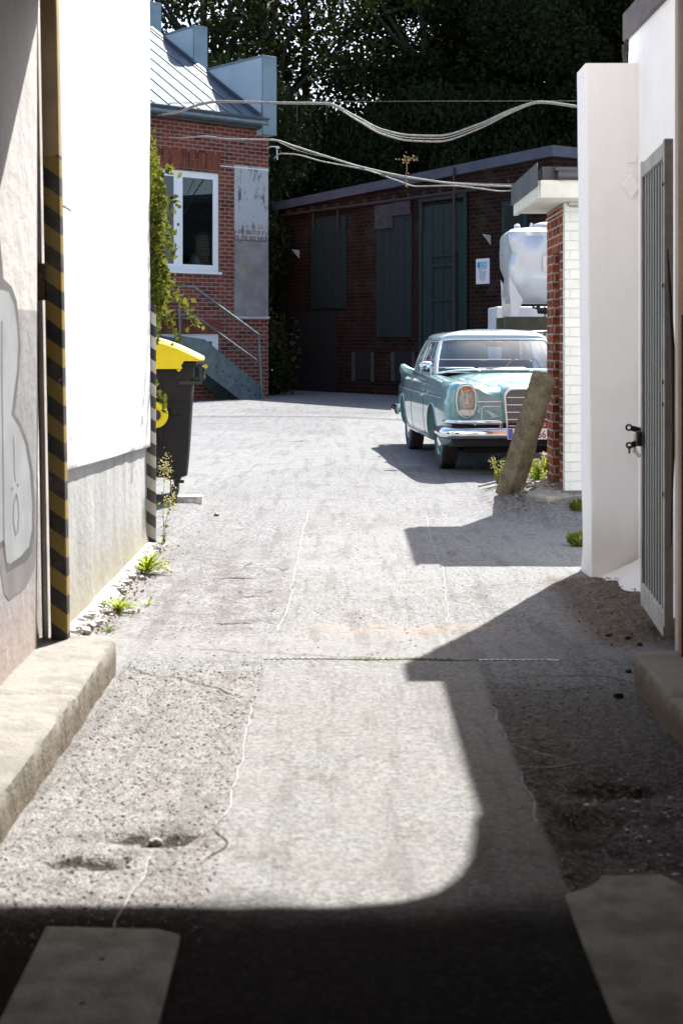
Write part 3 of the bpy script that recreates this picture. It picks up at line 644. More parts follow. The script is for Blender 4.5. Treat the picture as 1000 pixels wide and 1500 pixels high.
for z, an in ((.845,-14),(.80,16)):
    Mx = Matrix.Translation((.005,.86-.01*(an>0),z)) @ Matrix.Rotation(R(90),4,'Z') @ Matrix.Rotation(R(-an),4,'X')
    n = 20; ring = [(.085+.018*math.cos(2*math.pi*k/n), .018*math.sin(2*math.pi*k/n)) for k in range(n)]; hole = [(.085+.009*math.cos(2*math.pi*k/n), .009*math.sin(2*math.pi*k/n)) for k in range(n)]
    vs = []
    for X0 in (-.006,.006): vs += [Mx @ Vector((X0,a,b)) for a,b in ring] + [Mx @ Vector((X0,a,b)) for a,b in hole]
    fs = []
    for k in range(n):
        j = (k+1)%n; fs += [(k,j,n+j,n+k),(2*n+k,3*n+k,3*n+j,2*n+j),(k,2*n+k,2*n+j,j),(n+k,n+j,3*n+j,3*n+k)]
    m.add(vs,fs); m.box(-.005,.005,0,.070,-.014,.014, Mx)
m.build('hasp', MT['lock'], bo, smooth=30)
CH = thing('chain', 'short bright chain with a small red-tipped shackle hanging from the gate hasp', 'chain', (1.5,7.2,1.15))
m = MB(); c0 = P(928,650,7.18)
for k in range(13):
    a = k/12*math.pi; c = c0 + Vector((.0,-.012*math.sin(a*2),0)) + Vector((.034*(1-math.cos(a))*.55*2-.0, 0, -.075*math.sin(a)+ .03*(k/12)))
    t = Matrix.Translation(c) @ Matrix.Rotation(R(90)*(k%2)+a,4,'Y'); m.tube([t @ Vector((.010*math.cos(b),0,.006*math.sin(b))) for b in [2*math.pi*q/10 for q in range(11)]],.0022,6)
m.build('links', MT['steel'], CH, world=True, smooth=60)
m = MB(); m.lathe([(.008,-.045),(.010,-.04),(.010,.0),(.006,.008),(.003,.03),(.003,.05)],'z',tuple(c0),12); m.build('shackle', MT['steel'], CH, world=True, smooth=50)
m = MB(); m.box(c0.x-.03,c0.x-.018,c0.y-.004,c0.y+.004,c0.z-.05,c0.z-.01); m.build('tip', MT['redlens'], CH, world=True, bevel=.002)
m = MB(); m.tube([P(977,365,6.25),P(980,420,6.24),P(985,520,6.22),P(986,640,6.22),P(984,700,6.24),P(982,800,6.26)],[.003,.007,.010,.010,.006,.003],8)
tag(m.build('rubber_seal', MT['darkrubber'], smooth=50), 'long thin black rubber seal hanging loose beside the metal gate', 'seal')

# ================================================================== white brick shed with flat canopy
SH = thing('white_brick_shed', 'small shed of white painted brick with an orange-red brick side and a flat overhanging roof', 'building', (2.0,12.1,.1))
x0, x1, y0, y1, zt = 1.898, 5.5, 12.12, 13.16, 2.62
m = MB(); m.box(x0+.001,x1,y0,y0+.1,-.1,zt); m.build('front_wall', MT['whitebrick'], SH, world=True, bevel=.006)
m = MB(); m.box(x0,x1,y0+.101,12.40,-.1,zt); m.box(x0,x1,12.82,y1,-.1,zt); m.box(x0,x1,12.401,12.819,2.22,zt); m.build('side_wall', MT['pierbrick'], SH, world=True, bevel=.005)
m = MB(); m.box(x0+.10,x0+.16,12.401,12.819,-.1,2.22); dr = m.build('door', MT['wood'], SH, world=True)
m = MB(); m.box(x0+.06,x0+.10,12.401,12.45,-.1,2.22); m.box(x0+.06,x0+.10,12.77,12.819,-.1,2.22); m.box(x0+.06,x0+.10,12.45,12.77,2.15,2.22); m.build('frame', MT['wood'], dr, world=True)
m = MB(); m.box(1.62,x1,11.58,13.25,2.62,2.66); m.build('soffit', MT['garfascia'], SH, world=True)
m = MB(); m.box(1.615,x1,11.56,11.60,2.60,2.745); m.box(1.60,1.64,11.60,13.25,2.60,2.745); m.build('fascia', MT['garfascia'], SH, world=True, bevel=.004)
m = MB(); m.tube([(1.75,11.54,2.79),(x1,11.54,2.79)],.05,14); m.box(1.73,x1,11.50,11.62,2.815,2.84); m.build('gutter', MT['fascia'], SH, world=True, smooth=50)
m = MB(); m.box(1.64,x1,11.62,13.25,2.746,2.86); m.build('roof', MT['fascia'], SH, world=True)
m = MB(); rows = []
for i in range(61):
    y = 11.55+i*(1.75/60); rows.append([Vector((1.585+.008*(i%2),y,2.70)),Vector((1.585+.008*(i%2),y,2.885))])
m.grid(rows); m.build('side_cladding', MT['corrdark'], SH, world=True, solid=.003)
m = MB(); m.tube([(1.93,12.10,2.61),(1.90,12.2,2.56),(1.885,12.6,2.55),(1.885,13.1,2.55)],.009); m.tube([(1.93,12.09,2.58),(3.0,12.09,2.575),(5,12.09,2.57)],.008); m.build('cable_run', MT['cable'], SH, world=True, smooth=50)
m = MB(); rows = []
for t in np.linspace(0,1,24):                     # cement fillet round the foot
    pass
m.prism([(1.55,12.0),(1.70,11.75),(2.1,11.86),(2.6,11.9),(2.6,12.12),(1.93,12.13),(1.90,12.13),(1.86,13.2),(1.74,13.0),(1.72,12.5)][::1],'z',.02,.155); tag(m.build('cement_fillet', MT['concrete'], bevel=.04, seg=4), kind='structure')
# ================================================================== facade frames
class Face:
    """a vertical facade: o = world point of its local origin, ang = direction of local +x"""
    def __init__(s, o, ang): s.o = Vector(o); s.a = ang; s.dx = Vector((math.cos(ang),math.sin(ang),0)); s.dy = Vector((-math.sin(ang),math.cos(ang),0))
    def at(s, x, y, off=0):                       # photo direction meeting the facade plane pushed back by off -> (local x, z)
        r = Vector(((x-HX)/F,1,(HY-y)/F)); q = s.o + s.dy*off
        t = s.dy.dot(q)/s.dy.dot(r); p = r*t; l = p - s.o
        return l.dot(s.dx), EYE+p.z
    def side(s, x, y, lx):                        # meeting the plane local x = lx -> (local y, z)
        r = Vector(((x-HX)/F,1,(HY-y)/F)); q = s.o + s.dx*lx
        t = s.dx.dot(q)/s.dx.dot(r); p = r*t; return (p-s.o).dot(s.dy), EYE+p.z
HF = Face((-1.846,35.95,0), math.atan2(.655,.755))
H = thing('brick_house', 'red brick house with tall white window, zinc roof and stepped zinc-clad parapets on the left', 'building', HF.o, HF.a)
WL, DEP = 9.0, 10.0
wx0,wz1 = HF.at(205,250); wx1,wz0 = HF.at(322,397)
wz1 = HF.at(300,252)[1]; wz0 = HF.at(300,398)[1]
bx0,_ = HF.at(222,492); bx1,_ = HF.at(322,492); bz1 = HF.at(300,489)[1]; bz0 = HF.at(300,556)[1]
zt = HF.at(350,186)[1]
m = MB()
m.box(-WL,wx0,0,.25,0,zt); m.box(wx1,0,0,.25,0,zt); m.box(wx0,wx1,0,.25,wz1,zt); m.box(wx0,wx1,0,.25,bz1,wz0)
m.box(wx0,bx0,0,.25,0,bz1) if bx0 > wx0+.02 else None
m.box(max(bx0,wx0),min(bx1,wx1),0,.25,0,bz0)
m.box(-.25,0,.25,DEP,0,zt); m.box(-WL,-WL+.25,.25,DEP,0,zt); m.box(-WL+.25,-.25,DEP-.25,DEP,0,zt)
m.build('wall', MT['brick'], H)
def framed(x0,x1,z0,z1,y,fw,mull, H, glass, name='window'):
    m = MB(); d0, d1 = y, y+.07
    m.box(x0,x1,d0,d1,z0,z0+fw); m.box(x0,x1,d0,d1,z1-fw,z1); m.box(x0,x0+fw,d0,d1,z0+fw,z1-fw); m.box(x1-fw,x1,d0,d1,z0+fw,z1-fw)
    xs_ = [x0+fw]+list(mull)+[x1-fw]
    fr = m.build(name, MT['pvc'], H, bevel=.008)
    for c in mull:
        q = MB(); q.box(c-.07,c+.07,y-.012,y+.06,z0+fw,z1-fw); q.build('mullion', MT['pvc'], fr, bevel=.01)
    for a,b in zip(xs_[:-1],xs_[1:]):
        q = MB(); e = .055; aa = a+(.07 if a in mull else 0); bb = b-(.07 if b in mull else 0)
        q.box(aa,bb,y-.006,y+.05,z0+fw,z0+fw+e); q.box(aa,bb,y-.006,y+.05,z1-fw-e,z1-fw); q.box(aa,aa+e,y-.006,y+.05,z0+fw+e,z1-fw-e); q.box(bb-e,bb,y-.006,y+.05,z0+fw+e,z1-fw-e)
        q.build('sash', MT['pvc'], fr, bevel=.006)
        q = MB(); q.box(aa+e,bb-e,y+.02,y+.026,z0+fw+e,z1-fw-e); q.build('pane', glass, fr)
    return fr
mc = HF.at(263,320)[0]
MT['wglass'] = M_glass('house_glass', (.5,.55,.55), 1.2)
wf = framed(wx0,wx1,wz0,wz1,.05,.11,[mc],H,MT['wglass'])
q = MB()
zb = wz0+.12
for i in range(34): q.box(mc+.1,wx1-.12,.14,.16,wz1-.18-i*.055-.03,wz1-.18-i*.055)
q.build('blind', MT['blind'], wf)
q = MB(); q.box(wx0,wx1,.9,.95,wz0,wz1); q.build('room_back', MT['black'], wf)
q = MB(); q.lathe([(.0,0),(.16,0),(.2,.06),(.12,.1),(.12,.14),(.08,.3),(0,.32)],'z',((mc+wx1)/2+.05,.3,wz0+.14),16); q.box(mc+.1,wx1-.1,.2,.5,wz0+.10,wz0+.14); q.build('sill_pot', MT['coolwhite'], wf, smooth=40)
q = MB(); q.box(wx0-.05,wx1+.04,-.05,.06,wz0-.06,wz0); q.build('sill', MT['pvc'], wf, bevel=.008)
framed(bx0,bx1,bz0,bz1,.05,.13,[],H,MT['tealglass'],'basement_window')
q = MB(); a = HF.at(225,222); b = HF.at(323,243); q.box(a[0],b[0],-.02,.02,wz1+.06,wz1+.06+.40); q.build('soldier_course', MT['soldier'], H)
q = MB(); q.box(bx0-.1,bx1+.02,-.015,.02,bz1+.02,bz1+.36); q.build('soldier_course', MT['soldier'], H)
q = MB(); q.box(wx1,0.0,-.03,.0,wz1+.18,wz1+.20); q.build('brick_ledge', MT['pvc'], H)
# panels
pa = HF.at(343,244); pb = HF.at(392.5,354); pc = HF.at(370,463); pt = HF.at(370,244)[1]; pm = HF.at(370,354)[1]; pz = pc[1]
q = MB(); q.box(pa[0],-.02,-.025,-.001,pm+.03,pt); q.build('whitewashed_panel', MT['panelw'], H, bevel=.004)
q = MB(); q.box(pa[0],-.02,-.03,-.001,pz,pm); pg = q.build('plaster_panel', MT['panelg'], H, bevel=.004)
q = MB(); q.box(pa[0],.01,-.05,-.001,pz-.07,pz-.005); q.build('panel_ledge', MT['paleedge'], pg)
q = MB(); ex, ez = pa[0]+.14, pm-.75                # faded yellow mark: a block letter E with a box beside it and lines under it
q.prism([(ex,ez),(ex+.22,ez),(ex+.22,ez+.06),(ex+.07,ez+.06),(ex+.07,ez+.18),(ex+.2,ez+.18),(ex+.2,ez+.24),(ex+.07,ez+.24),(ex+.07,ez+.36),(ex+.22,ez+.36),(ex+.22,ez+.42),(ex,ez+.42)],'y',-.033,-.0305)
q.build('faded_letter', MT['fadeyellow'], pg); q = MB()
q.box(ex+.24,ex+.30,-.033,-.0305,ez,ez+.30); q.box(ex+.30,ex+.40,-.033,-.0305,ez,ez+.05); q.box(ex+.30,ex+.40,-.033,-.0305,ez+.24,ez+.30); q.box(ex+.36,ex+.40,-.033,-.0305,ez+.05,ez+.24)
q.build('faded_square', MT['fadeyellow'], pg)
for k in range(2): q = MB(); q.box(ex-.1,ex+.92,-.033,-.0305,ez-.17-.14*k,ez-.15-.14*k); q.build('faded_line', MT['fadeyellow'], pg)
# eaves, roof, gutter
er = HF.at(382,190)[0]
q = MB(); q.tube([(-WL,-.22,zt+.12),(er,-.22,zt+.12)],.10,14); gu = q.build('gutter', MT['gutter'], H, smooth=50)
q = MB(); q.box(-WL,er+.05,-.18,0,zt-.02,zt+.20); q.box(-WL,er+.02,-.34,-.15,zt+.20,zt+.25); q.build('eaves_board', MT['fascia'], H)
q = MB()
sl = math.tan(R(31.5)); ry = 5.6; z0r = zt+.26
q.prism([(-.30,z0r-.12),(ry,z0r-.12+ (ry+.3)*sl),(DEP+.3,z0r-.12),(DEP+.3,z0r-.02),(ry,z0r+(ry+.3)*sl),(-.30,z0r)],'x',-WL-.3,-.40); rf = q.build('roof', MT['roofmetal'], H)
for i in range(22):
    x = -.62-i*.43; q = MB(); q.prism([(-.28,z0r+.0),(ry,z0r+(ry+.28)*sl),(ry,z0r+(ry+.28)*sl+.04),(-.28,z0r+.04)],'x',x,x+.04); q.build('standing_seam', MT['fascia'], rf)
q = MB(); q.prism([(-.28,z0r+.002),(ry,z0r+(ry+.28)*sl+.002),(ry,z0r+(ry+.28)*sl+.06),(-.28,z0r+.06)],'x',-.52,-.40); q.build('flashing', MT['fascia'], rf)
# stepped parapet
steps = []
y2 = HF.side(284,110,-.40); y3 = HF.side(217,66,-.40)
t1 = HF.at(383,84)[1]; 
yb = HF.side(284,41,-.40); 
def zat(x,y,off): return HF.at(x,y,off)[1]
ys2 = y2[0]; ys3 = y3[0]; t2 = zat(297,39,ys2); t3 = zat(226,3,ys3)
low = zat(385,199,-.06)
defs = [(-.28,ys2,low,t1),(ys2,ys3,zt-.2,t2),(ys3,DEP*.6,zt-.2,t3)]
for i,(a,b,zl,zh) in enumerate(defs):
    q = MB(); q.box(-.38,-.02,a+.03,b,zl,zh-.05); pr = q.build('parapet', MT['zincpale'], H)
    q = MB(); q.box(-.405,.03,a-.02,a+.029,zl,zh-.051); q.box(-.405,.03,a-.02,b+.0,zh-.05,zh); q.box(-.019,.03,a+.03,b,zl,zh-.051); q.build('cladding', MT['zinc'], pr, bevel=.006)
# gable wall infill right side above eaves
q = MB(); q.prism([(.26,zt),(DEP-.3,zt),(ry,zt+ry*sl)],'x',-.30,-.05); q.build('gable', MT['brick'], H)
q = MB(); br = HF.at(397,218); q.tube([(-.06,-.02,br[1]),(-.06,-.18,br[1]+.02),(.10,-.22,br[1]+.03),(.10,-.24,br[1]-.30)],.018); q.lathe([(.0,0),(.05,0),(.05,.05),(0,.06)],'z',(.10,-.24,br[1]-.02),10); q.build('cable_bracket', MT['coolwhite'], H, smooth=50)

# stair with handrail
ST = thing('steel_stair', 'grey steel stair with tube handrail rising along the brick house', 'stair', HF.o, HF.a)
off = -1.0
def S(x,y,o=off): a = HF.at(x,y,o); return Vector((a[0],o,a[1]))
for oo in (off, off+.8):
    pts = [S(x,y) for x,y in ((255,490),(300,497),(383,566),(384.5,583),(352,583),(262,517))]
    q = MB(); q.prism([(p.x,p.z if i not in (3,4) else 0.0) for i,p in enumerate(pts)],'y',oo,oo+.02); q.build('stringer', MT['galv'], ST)
top = S(300,497); bot = S(383,583)
nst = 8
for i in range(nst):
    t = i/(nst-1); x = bot.x-.1+(top.x-bot.x)*t; z = .15+(top.z-.25)*t; q = MB(); q.box(x-.3,x+.02,off+.021,off+.799,z,z+.035); q.build('tread', MT['galv'], ST)
q = MB(); q.box(S(225,490).x,top.x,off+.021,off+.98,top.z-.12,top.z-.06); q.build('landing', MT['galv'], ST)
e = off-.03
def T(x,y): return S(x,y,e)
a = T(384,583); a.z = 0
q = MB(); q.tube([T(262,420),T(283,420),T(379,491)],.032,10); q.build('handrail', MT['galv'], ST, smooth=50)
q = MB(); q.tube([T(264,461),T(284,461),T(380,531)],.022,10); q.build('middle_rail', MT['galv'], ST, smooth=50)
q = MB(); q.tube([T(379,491),a],.032,10); q.build('rail_post', MT['galv'], ST, smooth=50)
q = MB(); q.tube([T(262,420),T(264,500)],.028,10); q.build('rail_post', MT['galv'], ST, smooth=50)
q = MB()
for i in range(7):
    p = T(318+i*9.5,540+i*7.0); q = MB(); q.lathe([(0,-.02),(.022,-.015),(.022,0)],'y',(p.x,off,p.z+.05),8); q.build('bolt', MT['lock'], ST)

# ================================================================== dark shed at the back
A = Vector((-1.63,41,0)); SF = Face(A, math.atan2(-.82,.574))
BS = thing('brick_outbuilding', 'long dark brick outbuilding with green doors in the shade behind the car', 'building', A, SF.a)
LEN = 11.1
zl = SF.at(420,297)[1]; zr = SF.at(805,217)[1]
def ztop(x): return zl+(zr-zl)*x/LEN
q = MB(); q.prism([(-.3,0),(LEN,0),(LEN,ztop(LEN)-.2),(-.3,zl-.2)],'y',0,.3)
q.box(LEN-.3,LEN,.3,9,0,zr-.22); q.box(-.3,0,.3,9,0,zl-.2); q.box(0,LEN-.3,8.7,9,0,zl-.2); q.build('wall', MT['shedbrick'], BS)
q = MB(); q.prism([(-.5,zl-.2),(LEN+.12,ztop(LEN)-.2),(LEN+.12,ztop(LEN)+.04),(-.5,zl+.04)],'y',-.12,.4); q.box(LEN-.3,LEN+.12,.4,9.1,zr-.2,zr+.04); q.build('coping', MT['coping'], BS)
q = MB(); q.prism([(-.3,zl-.19),(LEN-.3,zr-.19),(LEN-.3,zr-.1),(-.3,zl-.1)],'y',.4,9); q.build('roof', MT['fascia'], BS)
def shut(px0,px1,py0,py1,mat,name,boards=6,y=-.06, top=None):
    x0 = SF.at(px0,400)[0]; x1 = SF.at(px1,400)[0]; xm = (px0+px1)/2; z1 = SF.at(xm,py0)[1]; z0 = max(0,SF.at(xm,py1)[1])
    q = MB(); n = boards; w = (x1-x0)/n
    for i in range(n): q.box(x0+i*w+.008,x0+(i+1)*w-.008,y+.004*(i%3),-.001,z0,z1)
    o = q.build(name, mat, BS, bevel=.006); return o,x0,x1,z0,z1
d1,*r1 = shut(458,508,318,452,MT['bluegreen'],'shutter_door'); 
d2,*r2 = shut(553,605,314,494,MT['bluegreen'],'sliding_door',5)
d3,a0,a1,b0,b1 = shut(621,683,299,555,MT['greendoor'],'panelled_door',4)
q = MB(); w = a1-a0
q.box(a0-.1,a0,-.10,-.061,b0,b1+.1); q.box(a1,a1+.1,-.10,-.061,b0,b1+.1); q.box(a0-.1,a1+.1,-.12,-.07,b1+.1,b1+.2)
cx = a0+w*.52
for z_ in (b0+.8,b0+1.9,b1-1.55,b1-1.3): q.box(cx-.45,cx+.45,-.10,-.061,z_,z_+.07)
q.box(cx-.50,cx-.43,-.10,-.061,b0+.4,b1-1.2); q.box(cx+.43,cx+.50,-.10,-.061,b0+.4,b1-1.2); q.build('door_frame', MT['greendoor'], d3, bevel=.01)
q = MB(); g0 = SF.at(553,300)[0]; g1 = SF.at(605,300)[0]; zz = r2[3]
q.box(g0,(g0+g1)/2,-.11,-.062,zz-.35,zz+.28); q.box((g0+g1)/2+.02,g1,-.12,-.062,zz-.05,zz+.38); q.build('patch_board', MT['greyboard'], BS, bevel=.008)
# right green window partly behind the tank
f0,fz0 = SF.at(736,296); f1,_ = SF.at(772,296); fb = SF.at(750,372)[1]
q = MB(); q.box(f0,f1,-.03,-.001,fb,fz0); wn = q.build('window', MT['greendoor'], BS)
q = MB(); q.box(f0+.12,f1-.12,-.035,-.0305,fb+.1,fz0-.12); q.build('pane', MT['darkglass'], wn)
# pipe and nubs below the coping, downpipe
c0 = SF.at(418,316); c1 = SF.at(765,270)
q = MB(); q.tube([(c0[0],-.12,c0[1]),(c1[0],-.12,c1[1])],.045,10)
for i in range(16):
    t = (i+.5)/16; x = c0[0]+(c1[0]-c0[0])*t; z = c0[1]+(c1[1]-c0[1])*t; q.box(x-.04,x+.04,-.16,0,z+.03,z+.14)
q.build('cornice_pipe', MT['rustpipe'], BS, smooth=40)
q = MB()
for px in (463,499,622): x = SF.at(px,320)[0]; z = SF.at(px,318)[1]; q = MB(); q.tube([(x,-.1,z-.35),(x,-.1,z+.3)],.03,8); q.build('pipe_stub', MT['rustpipe'], BS, smooth=40)
q = MB(); x = SF.at(672,300)[0]; q.tube([(x,-.16,0),(x,-.16,SF.at(672,246)[1])],.035,10); q.build('downpipe', MT['rustpipe'], BS, smooth=40)
# dark carriage opening, basement bars
o0 = max(-.2,SF.at(428,500)[0]); o1 = SF.at(492,500)[0]; oz = SF.at(460,454)[1]
q = MB(); q.box(o0,o1,-.02,-.001,0,oz-.02); q.build('dark_doorway', MT['black'], BS)
for px in (537,596): 
    c = SF.at(px,520)[0]; z1 = SF.at(px,516)[1]; z0 = SF.at(px,556)[1]; q = MB(); q.box(c-.55,c+.3,-.015,-.001,z0,z1); bw = q.build('cellar_window', MT['black'], BS)
    q = MB(); q.box(c-.62,c-.50,-.05,-.016,z0-.05,z1); q.build('bar', MT['palewood'], bw); q = MB(); q.box(c+.25,c+.36,-.05,-.016,z0-.05,z1); q.build('bar', MT['palewood'], bw)
# two tin lamp hoods
for px,py in ((437,372),(716,351)):
    c,z = SF.at(px,py); q = MB(); q.add([(c-.14,-.02,z+.10),(c+.08,-.02,z+.10),(c+.08,-.28,z+.12),(c+.08,-.02,z-.14),(c+.07,-.26,z+.10)],[(0,1,2),(1,3,2),(0,2,4),(0,4,3),(4,2,3)]); q.build('lamp_hood', MT['gateframe'], BS)
# notice
NO = thing('notice_sign', 'white paper notice with a blue header on the dark brick wall above the car', 'sign', SF.o, SF.a)
n0,nz1 = SF.at(698,379.5); n1,nz0 = SF.at(717,415.5)
q = MB(); q.box(n0,n1,-.03,-.004,nz0,nz1); q.build('board', MT['paper'], NO, bevel=.004)
w = n1-n0; h = nz1-nz0
q = MB(); q.box(n0+.12*w,n1-.14*w,-.034,-.0305,nz1-.36*h,nz1-.13*h); q.build('header', MT['signblue'], NO)
q = MB(); q.prism([(n0+.14*w,nz1-.34*h),(n0+.30*w,nz1-.34*h),(n0+.20*w,nz1-.15*h),(n0+.14*w,nz1-.15*h)],'y',-.037,-.0345); q.build('emblem', MT['signgreen'], NO)
q = MB()
def bar(a,b,c,d): q.box(n0+a*w,n0+b*w,-.038,-.0345,nz1-d*h,nz1-c*h)
bar(.36,.50,.17,.20); bar(.36,.39,.17,.32); bar(.36,.50,.30,.33); bar(.54,.57,.17,.32); bar(.57,.68,.17,.20); bar(.57,.68,.24,.27); bar(.66,.69,.20,.27); bar(.72,.80,.17,.33)
q.build('lettering', MT['signtextw'], NO)
q = MB()
for r,(a,b) in enumerate(((.16,.84),(.2,.5),(.26,.8),(.26,.8),(.28,.76),(.26,.8),(.26,.74),(.3,.72),(.3,.74),(.3,.7))): z = nz1-h*(.40+.05*r); q.box(n0+a*w,n0+b*w,-.034,-.0305,z-.012*h,z+.008*h)
q.build('text_lines', MT['signink'], NO)

# ================================================================== steel tank on its frame
TK = thing('steel_tank', 'dented silver tank with round lid on a dark beam frame behind the car', 'tank', (3.1,22.6,0))
cx, cy, hw, hd = 3.30, 22.6, .74, .62
def rsec(z, w, d, r, n=6):
    out = []
    for sx,sy,a0 in ((1,1,0),(-1,1,90),(-1,-1,180),(1,-1,270)):
        for k in range(n+1):
            a = R(a0+90*k/n); out.append(Vector((cx+sx*(w-r)+r*math.cos(a), cy+sy*(d-r)+r*math.sin(a), z)))
    dense = []
    for i in range(len(out)):
        a, b = out[i], out[(i+1)%len(out)]; L = (b-a).length; k = max(1,int(L/.09))
        for j in range(k): dense.append(a.lerp(b,j/k))
    return dense
def fit(s, N=120):
    L = [0]; 
    for i in range(len(s)): L.append(L[-1]+(s[(i+1)%len(s)]-s[i]).length)
    out = []
    for k in range(N):
        t = k/N*L[-1]; i = max(j for j in range(len(s)) if L[j] <= t+1e-9); f = (t-L[i])/max(1e-9,(L[i+1]-L[i])); out.append(s[i].lerp(s[(i+1)%len(s)],f))
    return out
rows = []
for z,w,d,r in ((2.02,.66,.40,.03),(2.05,.67,.41,.04),(2.10,.68,.43,.05),(2.12,.70,.44,.05),(2.2,.71,.48,.06),(2.3,.72,.53,.06),(2.40,.735,.59,.06),(2.43,.735,.60,.06),(2.6,.73,.61,.07),(2.8,.735,.615,.07),(2.95,.735,.615,.07),(3.06,.73,.61,.08),(3.12,.71,.59,.10),(3.165,.66,.54,.12),(3.19,.5,.42,.15),(3.20,.3,.25,.15),(3.2,.05,.05,.02)):
    s = fit(rsec(z,w,d,r)); 
    for p in s:
        a = abs(mnoise.noise(Vector((p.x*2.2,p.y*2.2,p.z*2.6)))); f = 1-.11*max(0,a-.20)*(1 if z < 3.1 else .2)*2
        p.x = cx+(p.x-cx)*f; p.y = cy+(p.y-cy)*f
    rows.append(s)
q = MB(); q.grid(rows, closed=True); q.add(rows[0],[tuple(range(len(rows[0])))[::-1]]); q.build('tank_body', MT['tank'], TK, world=True, smooth=28)
q = MB(); q.lathe([(.30,3.17),(.31,3.19),(.31,3.23),(.28,3.24),(.27,3.27),(.15,3.295),(0,3.30)],'z',(cx,cy-.1,0),32); ld = q.build('lid', MT['tank'], TK, world=True, smooth=40)
q = MB(); q.tube([(cx+.33*math.cos(a),cy-.1+.33*math.sin(a),3.235) for a in [2*math.pi*k/32 for k in range(33)]],.012)
for k in range(6):
    a = k*math.pi/3+.3; q.box(-.02,.02,-.02,.02,-.02,.05, Matrix.Translation((cx+.33*math.cos(a),cy-.1+.33*math.sin(a),3.23)))
q.build('lid_clamp', MT['chromed'], ld, world=True, smooth=40)
q = MB(); q.lathe([(.0,0),(.05,0),(.05,.09),(.02,.12),(0,.12)],'z',(cx-.55,cy-.3,3.14),12); q.build('vent_cap', MT['coolwhite'], TK, world=True, smooth=40)
q = MB(); q.box(cx-.20,cx+.40,cy-.632,cy-.605,2.50,2.76); hp = q.build('hatch_plate', MT['tank'], TK, world=True, bevel=.01)
q = MB(); q.prism([(cx-.19,2.51),(cx+.05,2.75),(cx-.19,2.75)],'y',cy-.64,cy-.633); q.build('faded_sticker', MT['chromed'], hp, world=True)
for sx in (-1,1):
    for sy in (-1,1):
        q = MB(); q.prism([(cx+sx*.71,2.42),(cx+sx*.50,2.06),(cx+sx*.58,1.80),(cx+sx*.68,1.80)],'y',cy+sy*.57,cy+sy*.60); q.build('foot', MT['tank'], TK, world=True)
for yy_ in (cy-.62,cy+.5):
    q = MB(); q.box(cx-.78,cx+.8,yy_,yy_+.12,1.60,1.80); q.build('beam', MT['olive'], TK, world=True, bevel=.008)
for sx in (-1,1):
    for sy in (-.6,.52):
        q = MB(); q.box(cx+sx*.62-.07,cx+sx*.62+.07,cy+sy,cy+sy+.12,0,1.6); q.build('leg', MT['olive'] if sx>0 else MT['fascia'], TK, world=True)
q = MB(); q.tube([(cx-.2,cy-.2,2.0),(cx-.2,cy-.2,1.9),(cx+.2,cy-.3,1.88)],.05,10); q.lathe([(.0,-.06),(.09,-.06),(.09,.06),(0,.06)],'y',(cx+.0,cy-.5,1.92),14); q.tube([(cx-.35,cy-.55,1.95),(cx-.1,cy-.58,1.88),(cx+.05,cy-.6,1.93)],.016); q.build('outlet_valve', MT['lock'], TK, world=True, smooth=40)
q = MB(); q.box(2.60,4.6,23.9,25.3,.0,2.0); cb = q.build('metal_cabinet', MT['coolwhite'], bevel=.02); tag(cb, 'pale metal cabinet standing behind the frame of the silver tank', 'cabinet')
q = MB()
for x in (2.9,3.4,3.9): q.box(x,x+.02,23.885,23.899,.1,2.1)
q.build('door_gap', MT['lock'], cb)
q = MB(); rows = []
for i,y in enumerate(np.linspace(20.2,21.4,10)):
    rows.append([Vector((x,y,1.56+.03*mnoise.noise(Vector((x*4,y*4,0)))-(.5*max(0,2.72-x)))) for x in np.linspace(2.62,4.2,22)])
q.grid(rows); q.prism([(2.72,0),(4.1,0),(4.1,1.50),(2.72,1.50)],'y',20.3,21.3); tag(q.build('covered_pallet', MT['pvc'], smooth=50), 'low white sheet-covered stack between the car roof and the silver tank', 'covered stack')
# ================================================================== the car
YAW = R(4.3); FX, FY = 2.0, 15.15; CL = 4.87
CAR = thing('parked_car', 'pale teal vintage saloon with upright oval headlights parked at the end of the alley', 'car', (FX-math.sin(YAW)*CL/2, FY+math.cos(YAW)*CL/2, 0), YAW)
def interp(tab, u):
    xs = [t[0] for t in tab]; u = min(max(u,xs[0]),xs[-1])
    i = max(0, min(len(xs)-2, sum(1 for x in xs if x <= u)-1))
    def sl(j):
        if j <= 0 or j >= len(tab)-1:
            j0, j1 = (0,1) if j <= 0 else (len(tab)-2,len(tab)-1); return (tab[j1][1]-tab[j0][1])/(xs[j1]-xs[j0])
        a = (tab[j][1]-tab[j-1][1])/(xs[j]-xs[j-1]); b = (tab[j+1][1]-tab[j][1])/(xs[j+1]-xs[j]); return 0 if a*b <= 0 else 2*a*b/(a+b)
    h = xs[i+1]-xs[i]; t = (u-xs[i])/h; a, b = tab[i][1], tab[i+1][1]; m0, m1 = sl(i)*h, sl(i+1)*h
    return (2*t**3-3*t**2+1)*a+(t**3-2*t**2+t)*m0+(-2*t**3+3*t**2)*b+(t**3-t**2)*m1
TW = [(0,.80),(.02,.85),(.06,.882),(.15,.905),(.5,.925),(1.2,.93),(2.4,.935),(3.6,.925),(4.3,.89),(4.75,.855),(4.84,.835),(4.87,.80)]
TS = [(0,.945),(.02,.975),(.06,.992),(.2,1.005),(.6,1.015),(1.3,1.035),(2.4,1.04),(3.6,1.045),(4.3,1.065),(4.75,1.095),(4.87,1.095)]
TC = [(0,.83),(.03,.885),(.1,.93),(.35,.975),(.8,1.03),(1.35,1.075),(1.6,1.08),(3.7,1.06),(4.3,1.00),(4.7,.94),(4.87,.84)]
TB = [(0,.40),(.1,.34),(.5,.27),(3.8,.27),(4.6,.33),(4.87,.42)]
